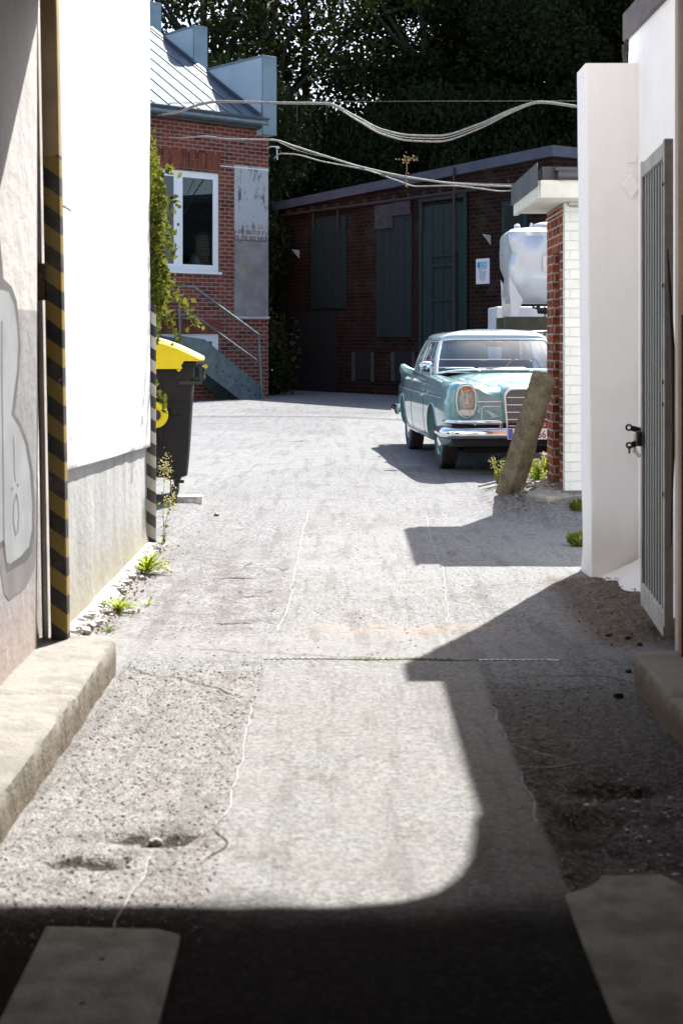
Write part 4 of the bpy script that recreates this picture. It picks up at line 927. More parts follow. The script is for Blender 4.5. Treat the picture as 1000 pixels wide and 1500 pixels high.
def sect(u, n=46):
    W, Zs, Zc, zb = (interp(t,u) for t in (TW,TS,TC,TB)); fin = sstep(3.7,4.7,u)
    k = [(0,zb),(W-.20,zb),(W-.07,zb+.02),(W-.03,zb+.09),(W-.008,.50),(W,.62),(W-.001,.72),(W-.006,.79),(W-.030,.825),(W-.036,.90),(W-.060+.05*fin,Zs-.045),(W-.10+.08*fin,Zs-.012),(W-.165+.125*fin,Zs+.012*fin),(W-.25+.12*fin,Zs-.022-.02*fin),(W-.34,(Zs-.045)*.6+Zc*.4),(W-.46,Zc*.75+.25*Zs-.02),(.28,Zc-.006),(.12,Zc),(0,Zc)]
    # chord-length Catmull-Rom resample
    P_ = [Vector(p) for p in k]; L = [0]
    for a,b in zip(P_[:-1],P_[1:]): L.append(L[-1]+max(1e-4,(b-a).length))
    tx = list(zip(L,[p.x for p in P_])); tz = list(zip(L,[p.y for p in P_]))
    return [(interp(tx,L[-1]*j/(n-1)), interp(tz,L[-1]*j/(n-1))) for j in range(n)]
def Y(u): return u-CL/2
def side_at(u, z):
    s = sect(u); best = .9
    for (a0,z0),(a1,z1) in zip(s[4:],s[5:]):
        if z0 <= z <= z1: return a0+(a1-a0)*(z-z0)/(z1-z0+1e-9)
    return best
us = [0,.006,.02,.04,.07,.11,.16,.22,.3,.4]+list(np.linspace(.5,4.4,56))+[4.5,4.6,4.68,4.74,4.79,4.83,4.855,4.87]
rows = []
for u in us:
    s = sect(u); rows.append([Vector((a,Y(u),z)) for a,z in s]+[Vector((-a,Y(u),z)) for a,z in s[-2:0:-1]])
q = MB(); q.grid(rows, closed=True); nr = len(rows[0]); q.add(rows[0],[tuple(range(nr))]); q.add(rows[-1],[tuple(range(nr))[::-1]])
me = bpy.data.meshes.new('tmp'); me.from_pydata([tuple(v) for v in q.v],[],q.f)
import bmesh
def cleaned(me):
    b = bmesh.new(); b.from_mesh(me); bmesh.ops.remove_doubles(b, verts=b.verts, dist=1e-5); bmesh.ops.recalc_face_normals(b, faces=b.faces); b.to_mesh(me); b.free()
cleaned(me)
def tmpobj(m, nm):
    mm = bpy.data.meshes.new(nm); mm.from_pydata([tuple(v) for v in m.v],[],m.f); cleaned(mm); o = bpy.data.objects.new(nm, mm); COL.objects.link(o); return o
UF, UR, WR = .92, 3.74, .345
body0 = bpy.data.objects.new('tmpbody', me); COL.objects.link(body0)
cut = MB()
for u in (UF,UR):
    for s in (-1,1):
        rA = .395; cut.lathe([(rA,s*.60),(rA,s*1.1)] if s>0 else [(rA,-1.1),(rA,-.60)],'x',(0,Y(u),WR+.0),40)
cab = MB(); cab.box(-.70,.70,Y(1.72),Y(3.55),.48,1.3)
for mb in (cut,cab):
    co = tmpobj(mb,'cut'); md = body0.modifiers.new('b','BOOLEAN'); md.object = co; md.operation = 'DIFFERENCE'; md.solver = 'EXACT'
    bpy.context.view_layer.update()
    nm = bpy.data.meshes.new_from_object(body0.evaluated_get(bpy.context.evaluated_depsgraph_get())); body0.modifiers.clear(); body0.data = nm; bpy.data.objects.remove(co)
me = body0.data; bpy.data.objects.remove(body0); me.name = 'body'; me.materials.clear(); me.materials.append(MT['paint'])
me.polygons.foreach_set('use_smooth',[True]*len(me.polygons)); me.polygons.foreach_set('material_index',[0]*len(me.polygons)); me.set_sharp_from_angle(angle=R(32))
BODY = obj_from(me,'body',CAR)
# wheel arch lips
for u in (UF,UR):
    for s in (-1,1):
        pth = []
        for k in range(-3,24):
            a = math.pi*k/20; z = WR+.392*math.sin(a); yy_ = u-.392*math.cos(a)
            if z < .29: continue
            pth.append((s*(side_at(yy_,z)+.001),Y(yy_),z))
        q = MB(); q.tube(pth,.007,8); q.build('arch_lip', MT['paint'], BODY, smooth=60)
# wheels
for u in (UF,UR):
    for s in (-1,1):
        wx = s*.755; q = MB()
        pr = [(.20,-.07),(.26,-.088),(.31,-.092),(.335,-.084),(.343,-.07)]
        for g in (-.045,-.015,.015,.045): pr += [(.345,g-.011),(.338,g-.008),(.338,g+.008),(.345,g+.011)][0:4]
        pr += [(.343,.07),(.335,.084),(.31,.092),(.26,.088),(.20,.07)]
        q.lathe(pr,'x',(wx,Y(u),WR),56)
        hub = thing_ = None
        w = bpy.data.objects.new('wheel', None); COL.objects.link(w); w.parent = CAR
        q.build('tyre', MT['rubber'], w, smooth=35)
        q = MB(); q.lathe([(.0,s*.02),(.20,s*.02),(.205,s*.072),(.19,s*.085),(.175,s*.07),(.14,s*.062),(.12,s*.068)] if False else [(.203,s*.03),(.207,s*.078),(.196,s*.084),(.18,s*.068),(.14,s*.062),(.118,s*.066),(0,s*.066)],'x',(wx,Y(u),WR),40)
        q.build('rim', MT['paint'], w, smooth=35)
        q = MB(); q.lathe([(.13,s*.066),(.135,s*.078),(.115,s*.092),(.05,s*.098),(0,s*.099)],'x',(wx,Y(u),WR),36); q.build('hubcap', MT['chrome'], w, smooth=35)
q = MB()
for s in (-1,1):
    for u in (UF,UR): q.box(s*.60-.003,s*.60+.003,Y(u)-.5,Y(u)+.5,.22,.70)
q.box(-.60,.60,Y(.5),Y(4.5),.20,.26); q.box(-.7,.7,Y(UF)-.03,Y(UF)+.03,.30,.36); q.box(-.7,.7,Y(UR)-.03,Y(UR)+.03,.30,.36)
q.build('underbody', MT['under'], CAR)
# panel gaps, sills, side trims
def sidestrip(pts, w, off, sgn):
    L = []
    for u,z in pts: L.append(Vector((sgn*(side_at(u,z)+off),Y(u),z)))
    return L
for s in (-1,1):
    q = MB()
    for uu,z0,z1 in ((1.58,.36,1.00),(2.68,.36,1.0),(3.40,.58,1.0)):
        q.tube(sidestrip([(uu+(.0 if uu<3 else -.0),z) for z in np.linspace(z0,z1,16)],0,.0,s),.0035,6)
    q.tube(sidestrip([(u,.365) for u in np.linspace(1.58,3.25,20)],0,.0,s),.0035,6)
    q.tube(sidestrip([(3.25+.15*t,.365+.215*t) for t in np.linspace(0,1,6)],0,.0,s),.0035,6)
    q.build('door_gap', MT['blackp'], BODY)
    q = MB(); q.tube(sidestrip([(u,.335) for u in np.linspace(1.35,3.33,24)],0,.002,s),.011,8); q.build('sill_trim', MT['chromed'], BODY, smooth=60)
    q = MB(); q.tube(sidestrip([(u,.815) for u in np.linspace(.35,4.75,50)],0,.001,s),.006,6); q.build('waist_crease', MT['paint'], BODY, smooth=60)
    for uu in (2.50,3.28):
        q = MB(); xx = side_at(uu,.945)
        q.tube([(s*(xx-.01),Y(uu-.10),.945),(s*(xx+.035),Y(uu-.085),.95),(s*(xx+.042),Y(uu),.952),(s*(xx+.035),Y(uu+.07),.95),(s*(xx-.01),Y(uu+.09),.945)],[.008,.011,.013,.012,.012],8)
        q.lathe([(.020,0),(.020,.02),(.0,.022)],'x',(s*xx,Y(uu+.085),.945),12) if s>0 else q.lathe([(.020,0),(.020,-.02),(.0,-.022)],'x',(s*xx,Y(uu+.085),.945),12)
        q.build('door_handle', MT['chrome'], BODY, smooth=50)
    # mirror
    q = MB(); xx = side_at(1.66,1.0)
    q.tube([(s*(xx-.05),Y(1.70),1.03),(s*(xx-.03),Y(1.66),1.10),(s*(xx+.01),Y(1.64),1.135)],[.014,.010,.009],8)
    q.lathe([(.0,-.045),(.035,-.04),(.058,-.01),(.062,.01),(.058,.018),(0,.02)],'y',(s*(xx+.02),Y(1.63),1.15),20,); 
    q.v = [(v[0],v[1],v[2]) for v in q.v]; mo = q.build('wing_mirror', MT['chrome'], CAR, smooth=50)
    for v in mo.data.vertices:
        dx = v.co.x-s*(xx+.02)
        if v.co.z > 1.09: v.co.x = s*(xx+.02)+dx*1.35; v.co.z = 1.15+(v.co.z-1.15)*.72

# ---- greenhouse
Bt = [(0,1.36),(.30,1.375),(.58,1.43),(.72,1.53),(.775,1.66),(.80,1.95),(.81,2.30),(.81,2.70),(.80,3.10),(.785,3.42),(.755,3.66),(.66,3.83),(.40,3.93),(0,3.96)]
Tt = [(0,1.95),(.25,1.96),(.46,1.985),(.575,2.03),(.632,2.12),(.66,2.27),(.672,2.5),(.676,2.72),(.670,2.95),(.66,3.10),(.625,3.27),(.54,3.37),(.30,3.43),(0,3.45)]
NS = 13
def curve(tab, t):
    ta = [(i,p[0]) for i,p in enumerate(tab)]; tb = [(i,p[1]) for i,p in enumerate(tab)]; return interp(ta,t), interp(tb,t)
def zB(t): return 1.085-.05*sstep(1,4,t)+.03*sstep(10.5,13,t)-.0
def zT(t): return 1.462-.02*sstep(2,5,t)
def gp(t, v, s=1, off=0):                          # point on the cabin surface, t round the plan, v from sill to roof
    a0,u0 = curve(Bt,t); a1,u1 = curve(Tt,t); bul = .045*math.sin(math.pi*v)
    a = a0+(a1-a0)*v; u = u0+(u1-u0)*v
    front = 1-sstep(2.5,4,t); rear = sstep(9.5,11,t); sd = 1-front-rear
    a += bul*sd*.5+off*sd; u += -bul*front*.7+bul*rear*.7 - off*front + off*rear
    return Vector((s*a, Y(u), zB(t)+(zT(t)-zB(t))*v))
def patch(t0,t1,v0,v1,s,name,mat,par,nt=14,nv=8,off=0,solid=0,smooth=60):
    q = MB(); q.grid([[gp(t0+(t1-t0)*i/nt,v0+(v1-v0)*j/nv,s,off) for j in range(nv+1)] for i in range(nt+1)]); return q.build(name,mat,par,smooth=smooth,solid=solid)
def full_patch(ta,tb,v0,v1,name,mat,par,off=0,n=20,nv=8):   # windscreen / rear window across the centre line
    q = MB(); rows = []
    seq = [(-1,ta+(tb-ta)*(1-i/n)) for i in range(n)] + [(1,ta+(tb-ta)*i/n) for i in range(n+1)] if ta == 0 else [(1,tb-(tb-(tb-(tb-ta)*i/n)) ) for i in range(0)]
    if ta != 0: seq = [(1,ta+(tb-ta)*i/n) for i in range(n+1)] + [(-1,tb-(tb-ta)*i/n) for i in range(1,n+1)]
    for s,t in seq: rows.append([gp(t,v0+(v1-v0)*j/nv,s,off) for j in range(nv+1)])
    q.grid(rows); return q.build(name,mat,par,smooth=60)
WS = full_patch(0,3.62,.04,.955,'windscreen',MT['glass'],CAR,off=-.004)
RW = full_patch(10.6,13,.10,.93,'rear_window',MT['glass'],CAR,off=-.004)
def frame_path(t0,t1,v0,v1,s,off=.004,n=10):
    a = [gp(t0+(t1-t0)*i/n,v0,s,off) for i in range(n+1)]+[gp(t1,v0+(v1-v0)*i/n,s,off) for i in range(1,n+1)]+[gp(t1+(t0-t1)*i/n,v1,s,off) for i in range(1,n+1)]+[gp(t0,v1+(v0-v1)*i/n,s,off) for i in range(1,n+1)]
    return a
q = MB()
lo = [gp(t,.03,-1,.002) for t in np.linspace(3.64,0,16)]+[gp(t,.03,1,.002) for t in np.linspace(0,3.64,16)][1:]
hi = [gp(t,.965,1,.002) for t in np.linspace(3.64,0,16)]+[gp(t,.965,-1,.002) for t in np.linspace(0,3.64,16)][1:]
sidr = [gp(3.64,v,1,.002) for v in np.linspace(.03,.965,8)][1:-1]; sidl = [gp(3.64,v,-1,.002) for v in np.linspace(.965,.03,8)][1:-1]
q.tube(lo+sidr+hi+sidl+[lo[0]],.011,8); q.build('chrome_surround', MT['bar'], WS, smooth=60)
for s in (-1,1):
    patch(3.62,4.25,-.05,1.0,s,'pillar',MT['roofpaint'],BODY,6,10,off=.003,solid=.03)
    patch(6.86,7.10,-.05,1.0,s,'pillar',MT['roofpaint'],BODY,3,10,off=.0,solid=.025)
    patch(9.35,10.62,-.05,1.0,s,'pillar',MT['paint'],BODY,10,10,off=.003,solid=.03)
    for a,b in ((4.27,6.84),(7.12,9.33)):
        g = patch(a,b,.03,.945,s,'side_window',MT['glass'],CAR,14,6,off=-.006)
        q = MB(); q.tube(frame_path(a,b,.02,.955,s),.0085,6); q.build('window_trim', MT['chromed'], g, smooth=60)
        if a < 5:
            q = MB(); q.tube([gp(5.0,v,s,.0) for v in np.linspace(.03,.95,8)],.007,6); q.build('quarter_bar', MT['chromed'], g, smooth=60)
        patch(a,b,-.05,.03,s,'window_sill',MT['paint'],BODY,14,2,off=.002,solid=.012)
        patch(a,b,.95,1.0,s,'window_header',MT['roofpaint'],BODY,14,2,off=.002,solid=.012)
q = MB()
seq = [(1,13*i/60) for i in range(61)]+[(-1,13*(1-i/60)) for i in range(1,60)]
ring = []
for s,t in seq:
    p = gp(t,1,s); c = Vector((0,Y(2.7),0)); ring.append((p, t))
rows = []
for f,zo in ((1.008,-.016),(1.022,-.012),(1.024,.0),(1.015,.022),(.985,.045),(.93,.066),(.84,.083),(.70,.098),(.5,.109),(.25,.115),(.03,.117)):
    row = []
    for p,t in ring:
        cx_, cy_ = 0, Y(2.7); row.append(Vector((p.x*f, cy_+(p.y-cy_)*f, p.z+zo)))
    rows.append(row)
q.grid(rows, closed=True); q.add(rows[-1],[tuple(range(len(rows[-1])))]); RF = q.build('roof', MT['roofpaint'], CAR, smooth=60)
q = MB(); q.tube([Vector((r.x*1.003,r.y*1.003,r.z)) for r in rows[1]]+[rows[1][0]],.006,6); q.build('drip_rail', MT['chromed'], RF, smooth=60)
# under-roof lining, so the cabin is closed
q = MB(); q.add([Vector((v.x*.97,v.y*.97,v.z+.012)) for v in rows[0]],[tuple(range(len(rows[0])))]); q.build('headlining', MT['seat'], RF)
# interior
q = MB(); q.box(-.69,.69,Y(1.73),Y(3.54),.485,.52); q.box(-.695,-.665,Y(1.73),Y(3.54),.52,1.03); q.box(.665,.695,Y(1.73),Y(3.54),.52,1.03); q.build('cabin_lining', MT['interior'], CAR)
q = MB(); q.prism([(Y(1.50),1.06),(Y(1.95),1.085),(Y(2.0),1.06),(Y(2.0),.86),(Y(1.74),.80),(Y(1.74),1.0)],'x',-.66,.66); q.build('dashboard', MT['interior'], CAR, bevel=.015)
for nm,u0,xx in (('front_seat',2.62,(-.62,-.03)),('front_seat',2.62,(.03,.62)),('rear_seat',3.42,(-.62,.62))):
    q = MB(); q.box(xx[0],xx[1],Y(u0-.55),Y(u0),.55,.80); q.prism([(Y(u0-.02),.72),(Y(u0+.12),1.19),(Y(u0+.20),1.19),(Y(u0+.14),.72)],'x',*xx); q.build(nm, MT['seat'], CAR, bevel=.035, seg=3)
q = MB(); sx, sy, sz = .36, Y(2.12), 1.06
Mx = Matrix.Translation((sx,sy,sz)) @ Matrix.Rotation(R(-62),4,'X')
q.tube([Mx @ Vector((.215*math.cos(a),.215*math.sin(a),0)) for a in [2*math.pi*k/36 for k in range(37)]],.012,8)
q.tube([Mx @ Vector((-.2,0,0)),Mx @ Vector((0,0,-.03)),Mx @ Vector((.2,0,0))],.010,8); q.tube([Mx @ Vector((0,0,-.03)),Mx @ Vector((0,0,-.3))],.02,8)
q.build('steering_wheel', MT['steer'], CAR, smooth=60)
q = MB(); q.box(-.11,.11,Y(2.05),Y(2.07),1.36,1.42); q.tube([(0,Y(2.06),1.42),(0,Y(2.02),1.46)],.007); q.build('rear_view_mirror', MT['blackp'], CAR, bevel=.006)
# cowl grille, wipers
q = MB()
for s in (-1,1):
    a = gp(.2,.0,s,.01); 
    p0 = Vector((s*.10-.12,Y(1.29),1.092)); pts = [p0, p0+Vector((-.16,-.005,.035)), p0+Vector((-.40,.04,.05)), p0+Vector((-.52,.10,.045))] if False else [Vector((s*.30,Y(1.30),1.085)),Vector((s*.30-.1,Y(1.31),1.12)),Vector((s*.30-.40,Y(1.36),1.115))]
    q.tube(pts,[.009,.006,.005],6)
    b0 = Vector((s*.30-.42-.10,Y(1.375),1.105)); q.tube([Vector((s*.30-.60,Y(1.42),1.118)),Vector((s*.30-.40,Y(1.375),1.125)),Vector((s*.30-.08,Y(1.345),1.125))],.006,6)
q.build('wiper', MT['chromed'], CAR, smooth=60)
q = MB()
for i in range(7): q.box(-.40+i*.0,.40,Y(1.20+i*.014),Y(1.206+i*.014),1.068+i*.0012,1.074+i*.0012)
q.build('cowl_vent', MT['blackp'], BODY)
# hood shut lines
for s in (-1,1):
    q = MB()
    pts = []
    for u in np.linspace(.06,1.30,30):
        al = interp([(.06,.36),(.4,.44),(1.30,.60)],u); sc_ = sect(u); z = None
        for (a0_,z0_),(a1_,z1_) in zip(sc_[24:],sc_[25:]):
            if a1_ <= al <= a0_: z = z0_+(z1_-z0_)*(al-a0_)/(a1_-a0_+1e-9)
        pts.append((s*al,Y(u),(z or interp(TC,u))+.0005))
    q.tube(pts,.003,5); q.build('bonnet_gap', MT['blackp'], BODY)
# ---- front
def superell(rx, rz, n, e=3.0):
    out = []
    for k in range(n):
        a = 2*math.pi*k/n; c, s_ = math.cos(a), math.sin(a); out.append((rx*abs(c)**(2/e)*(1 if c>=0 else -1), rz*abs(s_)**(2/e)*(1 if s_>=0 else -1)))
    return out
for s in (-1,1):
    hx, hz = s*.685, .792
    def hp(px,pz,y): return Vector((hx+px, y + .05*abs(px+s*.0)*0 + max(0,s*px)*.16, hz+pz+ (.0)))
    q = MB(); O = []; e = superell(1,1,48,2.6)
    def ringp(rx,rz,y): return [hp(a*rx*(1-.10*(b<0)*abs(b)), b*rz, Y(0)+y) for a,b in e]
    q.grid([ringp(.122,.19,.10),ringp(.122,.19,-.005),ringp(.118,.186,-.028),ringp(.108,.174,-.034),ringp(.104,.169,-.020),ringp(.102,.167,.0)], closed=True)
    HL = q.build('headlight', MT['paint'], CAR, smooth=40)
    q = MB(); q.grid([ringp(.109,.175,-.030),ringp(.107,.173,-.042),ringp(.099,.164,-.044),ringp(.096,.160,-.030),ringp(.096,.160,-.01)], closed=True); q.build('chrome_rim', MT['bar'], HL, smooth=40)
    q = MB(); rr_ = [ringp(.096*f,.160*f,-.022+.02*(f*f)) for f in (1,.8,.6,.4,.2,.02)]; q.grid(rr_, closed=True); q.build('reflector', MT['reflector'], HL, smooth=60)
    q = MB(); rr_ = [ringp(.096*f,.160*f,-.034-.018*(1-f*f)) for f in (1,.85,.7,.5,.3,.1,.01)]; q.grid(rr_, closed=True); q.build('lens', MT['lens'], HL, smooth=60)
    q = MB(); q.add([hp(a*.045,.130+b*.024,Y(0)-.056) for a,b in superell(1,1,24,2.2)],[tuple(range(24))]); q.build('indicator_lens', MT['amber'], HL, solid=.006)
    q = MB(); q.add([hp(a*.082,-.118+b*.034,Y(0)-.054) for a,b in superell(1,1,24,4)],[tuple(range(24))]); q.build('fog_lens', MT['reflector'], HL, solid=.006)
    q = MB(); q.add([hp(a*.030,.0+b*.030,Y(0)-.040) for a,b in superell(1,1,24,2)],[tuple(range(24))]); q.build('bulb_cover', MT['chromed'], HL, solid=.006)
    # strips between lamp and radiator
    q = MB(); q.tube([(s*.30,Y(-.010),.786),(s*.558,Y(-.008),.786)],.008,8); q.tube([(s*.31,Y(-.008),.735),(s*.50,Y(-.006),.735),(s*.515,Y(-.006),.715),(s*.515,Y(-.004),.58)],.006,8); q.build('front_trim', MT['bar'], BODY, smooth=60)
# radiator: body-coloured flare, chrome shell, mesh and bars
def shell(w, zt_, zb_, y, r, n=8):
    out = [(-w*.90,zb_),(w*.90,zb_)]
    for k in range(n+1): a = R(90*k/n); out.append((w-r+r*math.cos(a), zt_-r+r*math.sin(a)))
    for k in range(n+1): a = R(90+90*k/n); out.append((-w+r+r*math.cos(a), zt_-r+r*math.sin(a)))
    return [Vector((a,Y(0)+y,b+.012*(1-(a/w)**2)*(b>zb_+.1))) for a,b in out]
q = MB(); q.grid([shell(.335,.985,.50,.22,.12),shell(.315,.955,.495,.04,.11),shell(.298,.940,.49,-.025,.10),shell(.285,.926,.49,-.045,.09)], closed=True); GR = q.build('radiator_shell', MT['paint'], CAR, smooth=50)
q = MB(); q.grid([shell(.286,.928,.485,-.040,.09),shell(.284,.926,.487,-.058,.088),shell(.268,.910,.50,-.060,.08),shell(.262,.904,.505,-.045,.078),shell(.262,.904,.505,-.02,.078)], closed=True); q.build('chrome_shell', MT['bar'], GR, smooth=40)
q = MB(); a = shell(.262,.904,.505,-.032,.078); q.add(a,[tuple(range(len(a)))]); q.build('grille_mesh', MT['grille'], GR, solid=.004)
q = MB()
for z in (.832,.754,.676,.598,.53): w = .258*(.90+.10*sstep(.5,.7,z)); q.box(-w,w,Y(0)-.056,Y(0)-.036,z-.005,z+.006)
q.box(-.008,.008,Y(0)-.060,Y(0)-.036,.51,.90); q.build('grille_bar', MT['bar'], GR, bevel=.003)
q = MB(); q.tube([(0,Y(0)-.03,.94),(0,Y(0)-.03,.975)],.008); q.tube([(.03*math.cos(a),Y(0)-.03,1.005+.03*math.sin(a)) for a in [2*math.pi*k/24 for k in range(25)]],.004,6); q.build('bonnet_ornament', MT['chrome'], GR, smooth=60)
# bumpers
def bumper(yc, sgn, prof, hw, wrap, name):
    path = []
    for k in range(41):
        t = -1+2*k/40; x = hw*math.sin(t*math.pi/2*.999)/1.0 if False else None
    pts = []
    ww = hw; n = 60
    for k in range(n+1):
        t = -1+2*k/n; s_ = abs(t)
        if s_ <= .72: x = t/.72*(ww-.13); y = .035*(s_/.72)**2
        else:
            f = (s_-.72)/.28
            if f < .5: a = f/.5*math.pi/2; x = (1 if t>0 else -1)*(ww-.13+.13*math.sin(a)); y = .035+.13*(1-math.cos(a))
            else: x = (1 if t>0 else -1)*(ww+.004*(f-.5)); y = .165+wrap*(f-.5)/.5
        pts.append(Vector((x, yc+sgn*y, 0)))
    rows = []
    for i,p in enumerate(pts):
        t = (pts[min(i+1,n)]-pts[max(i-1,0)]).normalized(); nn = Vector((t.y,-t.x,0))*sgn
        rows.append([p+nn*o+Vector((0,0,z)) for o,z in prof])
    q = MB(); q.grid(rows, closed=True); q.add(rows[0],[tuple(range(len(prof)))]); q.add(rows[-1],[tuple(range(len(prof)))[::-1]])
    return q.build(name, MT['chrome'], CAR, smooth=50)
bp = [(0,.395),(.03,.40),(.047,.42),(.055,.45),(.05,.48),(.035,.505),(.015,.515),(0,.515),(-.005,.50),(-.005,.41)]
FB = bumper(Y(-.10),1,bp,.915,.28,'front_bumper'); bumper(Y(CL+.09),-1,[(o,z+.03) for o,z in bp],.90,.45,'rear_bumper')
for s in (-1,1):
    q = MB(); pts = [Vector((s*x,Y(y),z)) for x,y,z in ((.34,-.155,.575),(.5,-.15,.578),(.66,-.135,.58),(.78,-.10,.58),(.85,-.03,.578),(.885,.06,.575),(.90,.16,.572))]
    q.tube(pts,[.020,.023,.023,.023,.022,.020,.014],10); q.build('upper_bumper_bar', MT['chrome'], FB, smooth=60)
    q = MB(); q.tube([(s*.34,Y(-.155),.575),(s*.33,Y(-.13),.53),(s*.33,Y(-.10),.50)],.018,10); q.tube([(s*.6,Y(-.10),.56),(s*.6,Y(0),.54)],.02,8); q.build('bumper_bracket', MT['chromed'], FB, smooth=60)
q = MB(); q.box(-.84,.84,Y(-.05),Y(.0),.33,.56); q.build('front_valance', MT['under'], CAR, bevel=.01)
# plate (52 x 11 cm) with the characters the photograph shows
q = MB(); q.box(-.27,.27,Y(-.172),Y(-.160),.395,.512); NP = q.build('number_plate', MT['plate'], CAR, bevel=.003)
q = MB(); q.box(-.265,-.215,Y(-.1745),Y(-.1725),.400,.507); q.build('blue_band', MT['plateblue'], NP)
q = MB(); q.lathe([(.010,0),(.010,.002),(0,.002)],'y',(.015,Y(-.1755),.425),12); q.build('plate_dot', MT['ink'], NP)
def text(body, size, mat, parent, M, name='lettering', ext=.001):
    cu = bpy.data.curves.new('t','FONT'); cu.body = body; cu.size = size; cu.extrude = ext; o = bpy.data.objects.new('t',cu); COL.objects.link(o); bpy.context.view_layer.update()
    me = bpy.data.meshes.new_from_object(o.evaluated_get(bpy.context.evaluated_depsgraph_get())); bpy.data.objects.remove(o); me.transform(M); me.materials.clear(); me.materials.append(mat)
    return obj_from(me, name, parent)
text('56', .112, MT['ink'], NP, Matrix.Translation((.05,Y(-.174),.412)) @ Matrix.Rotation(R(90),4,'X') @ Matrix.Diagonal((.80,1.0,1,1)))
q = MB(); q.lathe([(.0,-.012),(.022,-.010),(.026,0),(.026,.02),(0,.02)],'y',(.125,Y(-.16),.548),20); q.build('round_badge', MT['amber'], FB, smooth=40)
for s in (-1,1):
    q = MB(); q.box(s*.70-.09,s*.70+.09,Y(CL-.01),Y(CL+.03),.62,.88); q.build('tail_light', MT['redlens'], CAR, bevel=.02)
q = MB(); q.tube([(.5,Y(4.6),.28),(.5,Y(CL+.08),.27)],.025,10); q.build('exhaust_pipe', MT['chromed'], CAR, smooth=60)
# ================================================================== leaning post, weeds, sticks
LP = thing('concrete_post', 'short weathered concrete post leaning against the brick corner in front of the car', 'post', (1.52,12.85,.02))
b0 = P(744,716,12.85); t0 = P(796,552,12.30)
b0.z -= .06
ax = (t0-b0).normalized(); sd = Vector((1,0,0)); sd = (sd-ax*sd.dot(ax)).normalized(); fw = ax.cross(sd)
Mx = Matrix.Translation(b0) @ Matrix((( *[sd.x,fw.x,ax.x],0),(*[sd.y,fw.y,ax.y],0),(*[sd.z,fw.z,ax.z],0),(0,0,0,1))) @ Matrix.Rotation(R(28),4,'Z')
L = (t0-b0).length; q = MB(); rows = []
for i in range(31):
    h = L*i/30; w = .092-.010*i/30; c = .018; ring = []
    for (a,b) in ((-w,-w+c),(-w+c,-w),(0,-w),(w-c,-w),(w,-w+c),(w,0),(w,w-c),(w-c,w),(0,w),(-w+c,w),(-w,w-c),(-w,0)):
        k = .006*mnoise.noise(Vector((a*30,b*30,h*7)))+.004*mnoise.noise(Vector((a*90,b*90,h*25))); ring.append(Mx @ Vector((a*(1+k*12),b*(1+k*12),h)))
    rows.append(ring)
top = [Mx @ Vector((0,0,L+.005)) + (p-(Mx @ Vector((0,0,L))))*.8 for p in rows[-1]]
rows.append(top); q.grid(rows, closed=True); q.add(top,[tuple(range(12))]); q.add(rows[0],[tuple(range(12))[::-1]]); q.build('shaft', MT['post'], LP, world=True, smooth=35)

def sprig(root, n, h, spread, leafn, size, mat, stemmat, lean=(0,0,0), name='weed', label='', cat='plant', grp=None, tipcloud=None, r=.0025):
    t = thing(name, label, cat, root, group=grp); q = MB(); pts = []; tips = []
    for i in range(n):
        a = random.uniform(0,6.28); ln = h*random.uniform(.6,1.05); d = Vector((math.cos(a)*spread,math.sin(a)*spread,1))+Vector(lean); d.normalize()
        p = Vector(root)+Vector((random.gauss(0,.012),random.gauss(0,.012),0)); path = [p.copy()]; cur = d.copy()
        for k in range(7):
            cur = (cur+Vector((random.gauss(0,.10),random.gauss(0,.10),.03))).normalized(); p = p+cur*ln/7; path.append(p.copy())
            for _ in range(leafn): pts.append(p+Vector((random.gauss(0,size*.6),random.gauss(0,size*.6),random.gauss(0,size*.6))))
        q.tube(path,[r*(1-.08*k) for k in range(8)],5); tips.append(path[-1])
    q.build('stem', stemmat, t, world=True, smooth=60)
    o = obj_from(leaves_mesh('leaf', [tuple(p) for p in pts], size, mat, up=-.2, aspect=2.2), 'foliage', t); o.matrix_parent_inverse = wm(t).inverted()
    if tipcloud:
        pc = [tuple(tp+Vector((random.gauss(0,tipcloud[1]),random.gauss(0,tipcloud[1]),random.gauss(0,tipcloud[2])))) for tp in tips for _ in range(tipcloud[0])]
        o = obj_from(leaves_mesh('flower_head', pc, tipcloud[3], MT['seed'], up=0, aspect=1.3), 'seed_head', t); o.matrix_parent_inverse = wm(t).inverted()
    return t
def rosette(root, n, ln, w, label, mat, squash=1.0):
    """a clump of long arching toothed leaves"""
    t = thing('dandelion_clump', label, 'plant', root, group='leafy weeds along the left wall'); q = MB()
    for i in range(n):
        a = random.uniform(0,6.28); l = ln*random.uniform(.5,1.1); el = random.uniform(.35,1.25); dx = Vector((math.cos(a),math.sin(a),0)); sdv = Vector((-dx.y,dx.x,0)); L0 = []; p = Vector(root)
        ww = w*random.uniform(.6,1.2)
        for k in range(9):
            f = k/8; e = el-1.1*f*f; p = p + (dx*math.cos(e)+Vector((0,0,math.sin(e))))*l/8
            wd = ww*math.sin(math.pi*min(.98,(f*.8+.12)))*(1.25 if k%2 else .65); L0.append([p+sdv*wd*.5+Vector((0,0,wd*.18)), p.copy(), p-sdv*wd*.5+Vector((0,0,wd*.18))])
        q.grid(L0)
    q.build('foliage', mat, t, world=True, smooth=80); return t
tW = NT('broad_weed_leaf'); cc = tW.mix(tW.ramp(tW.noise(18,4),.35,.65),(.07,.14,.02),(.24,.29,.035)); tW.set(base=cc, rough=.5); tr = tW.n('BsdfTranslucent',{'Color':tW.mix(.5,cc,(.6,.7,.05))}); mx = tW.n('MixShader',{0:.4,1:tW.b.outputs[0],2:tr.outputs[0]}); tW.t.links.new(mx.outputs[0],tW.out.inputs['Surface'])
